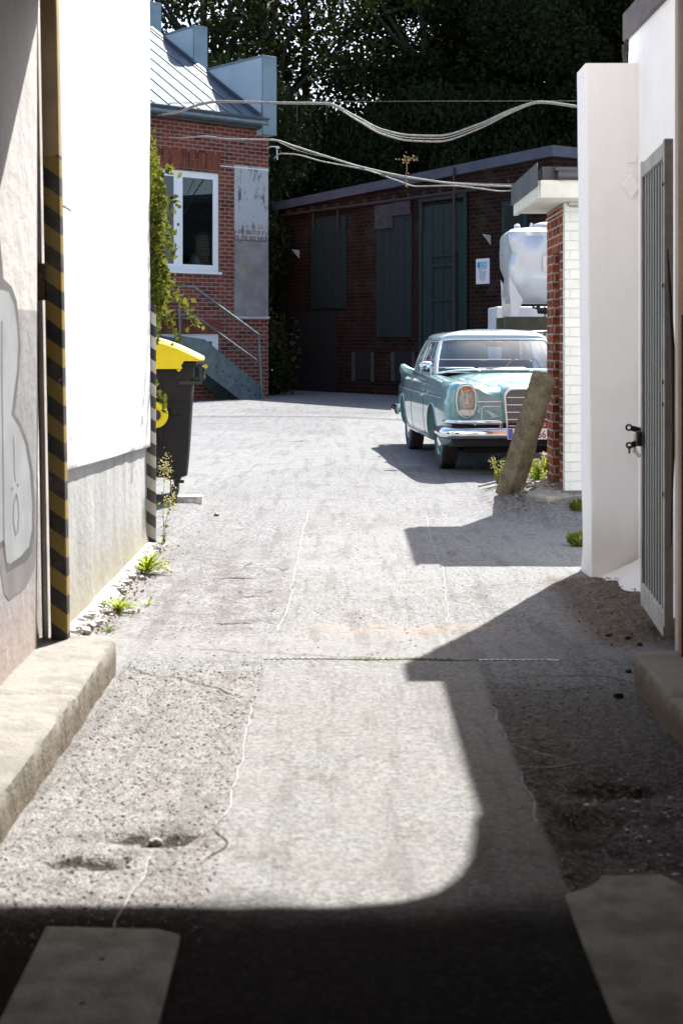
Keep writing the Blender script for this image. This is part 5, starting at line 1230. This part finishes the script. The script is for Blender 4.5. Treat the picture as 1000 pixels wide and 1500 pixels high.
rosette((-1.195,8.75,.01), 54, .17, .022, 'bright green dandelion clump at the foot of the striped corner guard', tW.m)
rosette((-1.175,7.55,.0), 44, .13, .018, 'bright green dandelion clump nearer the kerb at the foot of the left wall', tW.m)
rosette((-1.15,7.05,.0), 14, .06, .012, 'tiny reddish green weed at the wall foot by the end of the kerb', MT['weedd'])
rosette((-1.05,7.75,.0), 10, .07, .010, 'flat sprig of weed on the asphalt beside the wall clumps', tW.m)
sprig(P(240,806,9.93)-Vector((0,0,.0)), 2, .55, .06, 2, .018, MT['weedd'], MT['stem'], (.16,0,0), 'tall_weed', 'tall thin weed with a fluffy seed head in front of the bin wheel', 'plant', None, (170,.028,.05,.010), .003)
sprig((1.50,13.6,.05), 9, .26, .55, 3, .016, MT['weedd'], MT['stem'], (0,0,0), 'weed', 'sparse dry weed growing left of the leaning post in front of the car', 'plant', 'weeds by the leaning post', (26,.018,.018,.009))
sprig((1.80,13.2,.10), 12, .26, .55, 5, .018, MT['weed'], MT['stem'], (.1,0,0), 'weed', 'bushy yellow green weed between the leaning post and brick pier', 'plant', 'weeds by the leaning post', (40,.02,.02,.012))
sprig((1.93,11.5,.06), 20, .10, .9, 5, .018, MT['weedd'], MT['stem'], (-.3,0,0), 'weed', 'small tuft of weed beyond the white pillar, the farther of the two', 'plant', 'tufts by the white pillar')
sprig((1.66,9.95,.0), 22, .12, .8, 5, .018, MT['weedd'], MT['stem'], (-.25,0,0), 'weed', 'small tuft of weed behind the white pillar corner, the nearer of two', 'plant', 'tufts by the white pillar')
def stick(a, b, w, mat, label, g): q = MB(); q.tube([a,(Vector(a)+Vector(b))/2+Vector((0,0,.006)),b], w, 6); return tag(q.build('stick', mat, smooth=50), label, 'stick', g)
stick((1.30,13.55,.05),(1.95,13.95,.14),.012,MT['paleedge'],'long pale stick lying under the front of the car','pale sticks by the leaning post')
stick((1.36,13.35,.05),(1.98,13.62,.16),.010,MT['paleedge'],'shorter pale stick lying nearest the foot of the leaning post','pale sticks by the leaning post')
q = MB(); q.box(-.13,.13,-.06,.06,-.03,.05,Matrix.Translation((1.74,13.0,.10)) @ Matrix.Rotation(.2,4,'Z')); tag(q.build('loose_brick', MT['kerb'], bevel=.012), 'pale loose brick lying in the rubble behind the leaning post', 'brick')
q = MB()
for i in range(60):
    x = random.gauss(1.72,.14); y = random.gauss(12.75,.22); s = random.uniform(.006,.028); q.box(-s,s,-s,s*.7,-s*.5,s*.6,Matrix.Translation((x,y,gh(x,y)+.008)) @ Matrix.Rotation(random.random()*3,4,'Z') @ Matrix.Rotation(random.random(),4,'X'))
tag(q.build('rubble', MT['concrete']), 'small rubble and mortar crumbs round the foot of the leaning post', 'rubble', kind='stuff')

# loose stones
def stone(x, y, s, label, mat, grp='loose stones on the asphalt', name='stone'):
    b = bmesh.new(); bmesh.ops.create_icosphere(b, subdivisions=2, radius=s)
    for v in b.verts: v.co *= 1+.35*mnoise.noise(v.co/s*1.1+Vector((x*9,y*9,0))); v.co.z *= .65
    me = bpy.data.meshes.new(name); b.to_mesh(me); b.free(); me.materials.append(mat); o = obj_from(me,name); o.location = (x,y,gh(x,y)+s*.4); return tag(o,label,'stone',grp)
g = G(317,755); stone(g.x,g.y,.022,'small dark stone alone on the asphalt right of the bin wheel',MT['lock'])
for (px,py,lb) in ((890,930,'dark round stone left of two others by the gate foot'),(918,936,'dark round stone in the middle of three by the gate foot'),(936,946,'dark round stone nearest the gate foot'),(932,976,'dark round stone beside the right kerb corner'),(920,985,'second dark round stone just left of the kerb corner'),(905,1022,'larger dark stone on the damp asphalt below the right kerb corner')):
    g = G(px,py); stone(g.x,g.y,.016 if py<1000 else .02,lb,MT['lock'],'dark stones by the gate')
for (px,py,s_,lb) in ((228,1224,.020,'flat pale stone lying in the larger hole near the left kerb'),(190,1265,.011,'small pale stone at the smaller hole nearest the passage shadow')):
    g = G(px,py); stone(g.x,g.y,s_,lb,MT['concrete'])
# halved paving block under the bin wheel
q = MB(); q.prism([(-.115,0),(.115,0),(.125,.085),(-.125,.085)],'y',-.07,.07,Matrix.Translation((-1.33,12.42,0))); tag(q.build('wheel_block', MT['rubble'], bevel=.008), 'pale concrete block wedged in front of the bin caster', 'block')

# grit and litter
def scatter(name, label, mat, n, fx, smin, smax, flat=.6):
    q = MB()
    for i in range(n):
        x,y = fx(); s = smin+(smax-smin)*random.random()**3; z = gh(x,y)+s*.25; Mx = Matrix.Translation((x,y,z)) @ Matrix.Rotation(random.random()*6.3,4,'Z') @ Matrix.Rotation(random.uniform(-.5,.5),4,'X')
        vs = [Mx @ Vector(c) for c in ((-s,-s*.5,-s*flat*.4),(s*.8,-s*.7,-s*flat*.4),(s,s*.6,-s*flat*.4),(-s*.5,s*.8,-s*flat*.4),(-s*.4,-s*.2,s*flat*.6),(s*.5,s*.1,s*flat*.5))]
        q.add(vs,[(0,1,5,4),(1,2,5),(2,3,4,5),(3,0,4)])
    return tag(q.build(name, mat), label, 'grit', kind='stuff')
scatter('grit','fine loose grit spread over the stripped asphalt beside the left kerb',MT['grit'],5200,lambda:(random.uniform(-.96,-.34),random.uniform(3.4,6.4)),.0015,.008)
scatter('grit','dark loose grit on the damp broken asphalt on the right',MT['grit'],3400,lambda:(random.uniform(.60,1.20),random.uniform(3.7,6.0)),.0015,.009)
scatter('pale_chips','pale chips scattered in the dark hole on the right',MT['shard'],120,lambda:(random.gauss(.95,.16),random.gauss(4.25,.28)),.003,.013,.3)
scatter('grit','sparse grit on the sunlit alley floor',MT['grit'],2600,lambda:(random.uniform(-1.2,1.3),random.uniform(6.3,11.5)),.002,.008)
pts = []
for i in range(700):
    x = random.triangular(1.18,1.78,1.5); y = random.uniform(6.7,8.55)
    pts.append((x,y,gh(x,y)+.004+.008*sstep(1.25,1.4,x)))
tag(obj_from(leaves_mesh('leaf_litter', pts, .009, MT['litter'], up=0, aspect=1.3),'leaf_litter'),'brown leaf litter on the soil below the white pillar','leaf litter',kind='stuff')
pts = [(-1.25+abs(random.gauss(0,.1)),random.uniform(6.5,9.9),.022) for _ in range(260)]
tag(obj_from(leaves_mesh('leaf_litter', pts, .014, MT['litter'], up=0, aspect=1.3),'leaf_litter'),'dry bits of leaf along the foot of the left wall','leaf litter',kind='stuff')
pts = [(random.uniform(1.3,2.2),random.uniform(11.6,12.6),0) for _ in range(350)]; pts = [(x,y,gh(x,y)+.012) for x,y,_ in pts if x < 1.85 or y < 12.0]
tag(obj_from(leaves_mesh('leaf_litter', pts, .018, MT['litter'], up=0, aspect=1.3),'leaf_litter'),'dry litter round the foot of the white brick shed','leaf litter',kind='stuff')

# ================================================================== wheeled bin
BN = thing('waste_container', 'large black four-wheeled waste container with a curved yellow lid', 'bin', (-1.85,12.9,0))
bx0, bx1, by0, by1 = -2.36, -1.27, 12.25, 13.6
rows = []
for z,i in ((.255,.115),(.27,.075),(.45,.055),(.75,.03),(1.0,.012),(1.20,.0),(1.235,.0)):
    r = .05; a,b,c,d = bx0+i,bx1-i*.75,by0+i*.5,by1-i*.5; rows.append([Vector(p+(z,)) for p in ((a+r,c),(b-r,c),(b-r*.3,c+r*.3),(b,c+r),(b,d-r),(b-r*.3,d-r*.3),(b-r,d),(a+r,d),(a+r*.3,d-r*.3),(a,d-r),(a,c+r),(a+r*.3,c+r*.3))])
q = MB(); q.grid(rows, closed=True); q.add(rows[0],[tuple(range(12))[::-1]]); BD = q.build('body', MT['anthracite'], BN, world=True, smooth=30)
q = MB(); q.box(bx0-.02,bx1+.02,by0-.02,by1+.02,1.215,1.25); q.build('rim', MT['anthracite'], BD, world=True, bevel=.01)
q = MB(); q.box(bx1-.30,bx1-.27,by0-.012,by0+.02,.55,1.1); q.box(bx1-.45,bx1-.12,by0-.005,by0+.03,.86,.90); q.box(bx1-.20,bx1-.10,by0-.004,by0+.05,.80,.92); q.box(bx1-.52,bx1-.42,by0-.006,by0+.05,1.0,1.12); q.build('rib', MT['anthracite'], BD, world=True, bevel=.006)
q = MB()  # front grip
q.tube([(bx1+.0,by0+.05,1.10),(bx1+.075,by0+.05,1.105),(bx1+.09,by0+.05,1.20),(bx1+.03,by0+.05,1.225)],.016,8); q.tube([(bx1+.08,by0+.05,1.11),(bx1+.08,by1-.05,1.11)],.018,8); q.box(bx1-.13,bx1+.07,by0-.015,by0+.07,1.06,1.09); q.box(bx1+.045,bx1+.075,by0-.01,by0+.07,1.09,1.24); q.build('grip_bar', MT['blackp'], BD, world=True, smooth=40)
q = MB(); q.lathe([(.018,-.02),(.018,.0),(0,.0)],'y',(bx1+.10,by0+.05,1.215),10); q.build('lid_pin', MT['yellow'], BD, world=True); q = MB(); q.lathe([(.018,-.02),(.018,.0),(0,.0)],'y',(bx1-.13,by0-.0,1.19),10); q.build('lid_pin', MT['yellow'], BD, world=True)
# lid: arched over, meeting a low front lip
def lidz(x):
    t = (bx1+.09-x)/(bx1+.09-(bx0-.03))
    return interp([(0,1.285),(.08,1.335),(.2,1.40),(.35,1.455),(.5,1.475),(.75,1.47),(1,1.35)],t)
q = MB(); rows = []
for i in range(29):
    x = bx0-.03+(bx1+.09-bx0+.03)*i/28; zt_ = lidz(x); zb_ = 1.195 if x < bx1-.09 else 1.265
    rows.append([Vector((x,by0-.035,zb_)),Vector((x,by0-.035,zt_-.03)),Vector((x,by0-.01,zt_-.005)),Vector((x,by0+.05,zt_)),Vector((x,by0+.5,zt_+.012)),Vector((x,by1-.05,zt_)),Vector((x,by1+.01,zt_-.005)),Vector((x,by1+.035,zt_-.03)),Vector((x,by1+.035,zb_))])
q.grid(rows); q.add(rows[-1],[tuple(range(9))]); q.add(rows[0],[tuple(range(9))[::-1]]); LD = q.build('lid', MT['yellow'], BN, world=True, smooth=35)
q = MB(); q.box(bx1-.095,bx1+.09,by0-.037,by1+.037,1.262,1.280); q.box(bx0,bx1-.10,by0-.040,by0-.034,1.195,1.215); q.build('lid_lip', MT['yellow'], LD, world=True, bevel=.004)
# trunnion ring
cx_, cz_ = -1.60, .80
q = MB(); q.lathe([(.05,0),(.05,.03),(.112,.03),(.112,0),(.05,0)],'y',(cx_,by0-.03,cz_),28); RG = q.build('yellow_ring', MT['yellow'], BN, world=True, smooth=40)
q = MB(); q.lathe([(0,0),(.048,0),(.048,.05),(0,.05)],'y',(cx_,by0-.045,cz_),20); q.build('trunnion', MT['blackp'], RG, world=True, smooth=40)
for (x,y) in ((bx1-.17,by0+.12),(bx0+.2,by0+.12),(bx1-.17,by1-.14),(bx0+.2,by1-.14)):
    q = MB(); q.box(x-.035,x-.028,y-.05,y+.05,.10,.24); q.box(x+.028,x+.035,y-.05,y+.05,.10,.24); q.box(x-.06,x+.06,y-.06,y+.06,.235,.258); CS = q.build('caster', MT['lock'], BN, world=True, bevel=.003)
    q = MB(); q.lathe([(.0,-.024),(.08,-.024),(.092,-.018),(.095,0),(.092,.018),(.08,.024),(0,.024)],'x',(x,y+.015,.096),28); q.build('wheel', MT['rubber'], CS, world=True, smooth=35)
    q = MB(); q.box(x+.035,x+.085,y-.02,y+.02,.20,.225); q.build('brake_pedal', MT['lock'], CS, world=True, bevel=.004)

BN.rotation_euler = (0,0,R(5.5)); BN.location.x -= .06; BN.location.y -= .05
# ================================================================== creeper on the left
CR = thing('creeper', 'yellow green climbing creeper spilling round the far end of the left white wall', 'plant', (-1.6,10.6,.4))
pts = []; dens = []
for i in range(6500):
    y = random.uniform(9.95,11.3); z = random.triangular(1.35,2.95,2.1); 
    edge = 225+ 18*math.sin(math.pi*min(1,max(0,(2.85-z)/1.5)))**.7 + 6*mnoise.noise(Vector((z*3,0,1)))*2
    xmax = (edge-HX)*y/F; x = xmax-abs(random.gauss(0,.16)); pts.append((x,y,z))
for i in range(160):
    y = random.uniform(10.1,10.9); z = random.uniform(.35,1.5); x = (222+5*random.random()-HX)*y/F-abs(random.gauss(0,.08)); pts.append((x,y,z))
q = MB()
shoots = [[(232,385),(250,410),(262,440),(280,462),(293,478)],[(228,420),(243,440),(252,470),(258,500)],[(240,395),(262,430),(275,455),(290,473)],[(226,330),(246,350),(258,372)],[(230,300),(250,292),(256,298)],[(228,255),(244,246),(252,252)],[(232,400),(236,440),(246,470)],[(226,560),(236,580),(246,598)],[(228,270),(243,300),(252,330),(250,360)]]
for sh in shoots:
    d = random.uniform(9.95,10.3); path = [P(x,y,d) for x,y in sh]; dense = []
    for a,b in zip(path[:-1],path[1:]):
        for k in range(4): dense.append(a.lerp(b,k/4)+Vector((random.gauss(0,.006),0,random.gauss(0,.006))))
    dense.append(path[-1]); q.tube(dense,[.004*(1-.7*i/len(dense)) for i in range(len(dense))],5)
    for p in dense:
        for _ in range(3): pts.append(tuple(p+Vector((random.gauss(0,.02),random.gauss(0,.02),random.gauss(0,.02)))))
for k in range(14):
    y = random.uniform(10,11.2); x = -1.5*y/10.6-.1; q.tube([(x+random.gauss(0,.05),y,0.0),(x+random.gauss(0,.08),y,1.0),(x+random.gauss(0,.08),y,2.0),(x+random.gauss(0,.08),y,2.8)],[.012,.010,.008,.004],6)
st = q.build('stem', MT['stem'], CR, world=True, smooth=60)
o = obj_from(leaves_mesh('foliage', pts, .033, MT['vine'], up=.5, aspect=1.4), 'foliage', CR); o.matrix_parent_inverse = wm(CR).inverted()

# ================================================================== overhead cables
def cable(px, d0, d1, r, mat, name, label, sub=8, grp='overhead cables'):
    pts = []; n = len(px)
    xs_ = [p[0] for p in px]; tab = [(p[0],p[1]) for p in px]
    k = sub*(n-1)
    for i in range(k+1):
        x = xs_[0]+(xs_[-1]-xs_[0])*i/k; y = interp(tab,x); t = i/k; pts.append(P(x,y,d0+(d1-d0)*t))
    q = MB(); q.tube(pts,r,7); return tag(q.build(name, mat, smooth=60), label, 'cable', grp)
top = [(150,180),(217,170),(260,164),(290,153),(320,148),(400,150),(478,151),(520,170),(560,190),(600,198),(640,199),(700,182),(750,160),(790,149),(850,156),(905,160)]
cable(top, 34,30,.022,MT['cable'],'cable','upper pale cable, the one sagging least between the house and the white pillar')
cable([(x,y+(0 if x<480 else 7*math.sin(math.pi*min(1,(x-478)/310.)) if x<788 else 0)+1.5) for x,y in top], 34.1,30.1,.020,MT['cable'],'cable','upper pale cable sagging lowest in the middle of the alley')
cable([(x,y+(0 if x<480 else 3.5*math.sin(math.pi*min(1,(x-478)/310.)) if x<788 else 0)+.6) for x,y in top], 34.3,30.3,.012,MT['cable'],'cable','thin cable strung between the two thick sagging upper cables')
cable([(150,152),(480,149),(850,148),(905,148)],34.2,30.2,.009,MT['wire'],'support_wire','thin straight dark wire from which the upper cables hang')
q = MB()
for (x,y0_,y1_) in ((317,148,172),(383,150,170),(435,151,178),(478,151,180)): q.tube([P(x,y0_,32.6),P(x,y1_,32.6)],.008,5)
tag(q.build('hanger_wire', MT['wire']),'short dark hanger wires dangling from the upper cables near the zinc parapet','wire')
cable([(150,205),(217,198),(260,202),(300,200),(340,204),(400,205),(430,214),(480,230),(530,245),(600,260),(680,270),(763,273),(800,268)],34.5,31.2,.024,MT['cable'],'cable','lower pale cable running from the brick house to the dark outbuilding')
cable([(402,232),(410,225),(430,226),(470,236),(540,250),(580,264),(610,273),(660,272),(700,276),(735,280),(765,277),(800,274)],34.6,31.4,.017,MT['cable'],'cable','lowest thinner cable, wavy, joined to the corner bracket of the brick house')
cable([(397,203),(440,222),(500,236),(560,256),(640,266),(763,270),(800,266)],34.4,31.3,.010,MT['wire'],'cable','thin dark cable running just above the lowest wavy cable')
q = MB(); q.tube([P(593,230,24),P(596,246,24),P(592,268,24)],.008,5)
OT = tag(q.build('stem', MT['stem']),'dry withered creeper strand hanging on the wires in front of the dark outbuilding','plant'); OT.name='dry_creeper'
obj_from(leaves_mesh('leaf',[tuple(P(600+random.gauss(0,7),233+random.gauss(0,2.5),24)) for _ in range(34)]+[tuple(P(595+random.gauss(0,2),250+random.gauss(0,14),24)) for _ in range(14)],.035,MT['litter'],up=.3),'leaf',OT)

# ================================================================== trees
def crown_mesh(name, seed, R0, H0, n, size, mat, holes=.0):
    g = np.random.default_rng(seed); cl = []
    for i in range(42):
        h = g.random()**.8; rad = R0*(.35+.75*math.sin(math.pi*min(1,h*.9+.1))**.7); a = g.random()*6.28; r = rad*math.sqrt(g.random()); cl.append((r*math.cos(a), r*math.sin(a), H0*(.12+.88*h), R0*(.22+.22*g.random())))
    cl = np.array(cl); w = cl[:,3]**2; w /= w.sum(); k = g.choice(len(cl), n, p=w); d = g.normal(size=(n,3)); d /= np.linalg.norm(d,axis=1)[:,None]
    rr_ = cl[k,3]*(g.random(n)**.45); p = cl[k,:3]+d*rr_[:,None]*np.array([1,1,.75]); return leaves_mesh(name, p, size, mat, up=.4, aspect=1.5)
def trunk_mb(h, r, seed):
    random.seed(seed); q = MB(); path = []; p = Vector((0,0,0)); d = Vector((random.gauss(0,.05),0,1))
    for k in range(9): path.append(p.copy()); d = (d+Vector((random.gauss(0,.05),random.gauss(0,.05),.1))).normalized(); p = p+d*h/8
    q.tube(path,[r*(1-.09*k) for k in range(9)],10)
    for k in range(3,9):
        for _ in range(2):
            a = random.random()*6.28; b = Vector((math.cos(a),math.sin(a),random.uniform(.5,1.2))).normalized(); ln = h*.28; s_ = path[k]
            pp = [s_, s_+b*ln*.35, s_+b*ln*.7+Vector((0,0,ln*.08)), s_+b*ln+Vector((0,0,ln*.2))]; q.tube(pp,[r*.4,r*.28,r*.18,r*.06],7)
    return q
CM = [crown_mesh('crown',s,3.6,13.0,85000,.095,MT['treeleaf']) for s in (1,2,3)]
CT = [crown_mesh('crown',s,3.4,11.0,7600,.12,MT['treeleafb']) for s in (5,6)]
TM = []
for s in (1,2,3): o = trunk_mb(13,.27,s).build('trunk', MT['bark'], smooth=60); TM.append(o.data); bpy.data.objects.remove(o)
random.seed(5)
def tree(x, y, sc, ci, ri, label, grp, z0=0, cms=CM, czo=2.2):
    t = thing('tree', label, 'tree', (x,y,z0), ri, grp); a = obj_from(TM[ci%3],'trunk',t); c = obj_from(cms[ci%len(cms)],'crown',t); c.location = (0,0,czo); t.scale = (sc,sc,sc); return t
k = 0
for row,(yy_,n) in enumerate(((50.5,8),(55.0,8),(60,9))):
    for i in range(n):
        x = -15+(31/(n-1))*i+random.gauss(0,.5)+row*.8
        if -9.5 < x < 3.6:
            if row == 2: continue
            tree(x, yy_+random.gauss(0,.8), 1.12+.08*random.random(), k, random.random()*6.28, 'airy tall tree with sky showing between its leaves above the zinc parapets', 'thin crowned trees on the left', cms=CT if row<2 else CT, czo=3.6)
        else:
            tree(x, yy_+random.gauss(0,.8), 1.07+.12*random.random(), k, random.random()*6.28, 'tall dense dark tree in the wood behind the brick outbuilding', 'dark trees behind the outbuilding')
        k += 1
# understorey: shrubs closing the foot of the wood
SMh = crown_mesh('foliage',9,2.6,5.0,50000,.075,MT['treeleaf'])
for i in range(15):
    x = -16+i*2.4; y = 46.5+random.gauss(0,1.2) if x < -3 else 49+random.gauss(0,.6)
    t = thing('shrub', 'dark shrub at the foot of the wood behind the buildings', 'shrub', (x,y,-.3), random.random()*6, 'shrubs at the foot of the wood'); obj_from(SMh,'foliage',t); t.scale = (1.1,1,1.95)
t = thing('bush', 'small glossy bush beside the right corner of the brick house', 'shrub', (-1.85,37.6,0)); pts = [(-1.85+random.gauss(0,.28),37.5+random.gauss(0,.5),abs(random.gauss(.9,.55))) for _ in range(1500)]
obj_from(leaves_mesh('foliage',pts,.09,MT['treeleafb'],up=.2),'foliage',t).matrix_parent_inverse = wm(t).inverted()
q = MB(); rows = []
for y in np.linspace(48,110,16): rows.append([Vector((x,y,-.2+7.5*sstep(52,80,y)+.5*mnoise.noise(Vector((x*.1,y*.1,0))))) for x in np.linspace(-70,70,30)])
q.grid(rows); tag(q.build('wooded_bank', MT['soil'], smooth=60), kind='structure')

# ================================================================== sun, sky, camera
AZ, EL = R(24.5), R(47)
w = bpy.data.worlds.new('World'); scene.world = w; w.use_nodes = True; nt = w.node_tree; bg = nt.nodes['Background']
sky = nt.nodes.new('ShaderNodeTexSky'); sky.sky_type = 'NISHITA'; sky.sun_disc = False; sky.sun_elevation = EL; sky.sun_rotation = AZ; sky.air_density = 1.0; sky.dust_density = 2.0; sky.ozone_density = 1.0
nt.links.new(sky.outputs[0], bg.inputs[0]); bg.inputs[1].default_value = .10
ld = bpy.data.lights.new('sun','SUN'); ld.energy = 4.8; ld.angle = R(.55); ld.color = (1,.975,.93); so = bpy.data.objects.new('sun',ld); COL.objects.link(so)
sd = Vector((math.sin(AZ)*math.cos(EL), math.cos(AZ)*math.cos(EL), math.sin(EL))); so.rotation_euler = sd.to_track_quat('Z','Y').to_euler(); so.location = (10,20,30)
cam = bpy.data.cameras.new('camera'); co = bpy.data.objects.new('camera',cam); COL.objects.link(co); scene.camera = co
co.location = (0,0,EYE); co.rotation_euler = (R(90),0,0); cam.sensor_fit = 'VERTICAL'; cam.sensor_height = 36; cam.sensor_width = 24; cam.lens = 50; cam.shift_y = -(750-HY)/1500; cam.clip_end = 1000; cam.clip_start = .05
cam.dof.use_dof = True; cam.dof.focus_distance = 15.5; cam.dof.aperture_fstop = 5.0
vs = scene.view_settings; vs.view_transform = 'Standard'; vs.look = 'None'; vs.exposure = 1.8; vs.gamma = 1.0; scene.display_settings.display_device = 'sRGB'
scene.cycles.max_bounces = 8; scene.cycles.transparent_max_bounces = 16; scene.cycles.use_denoising = True
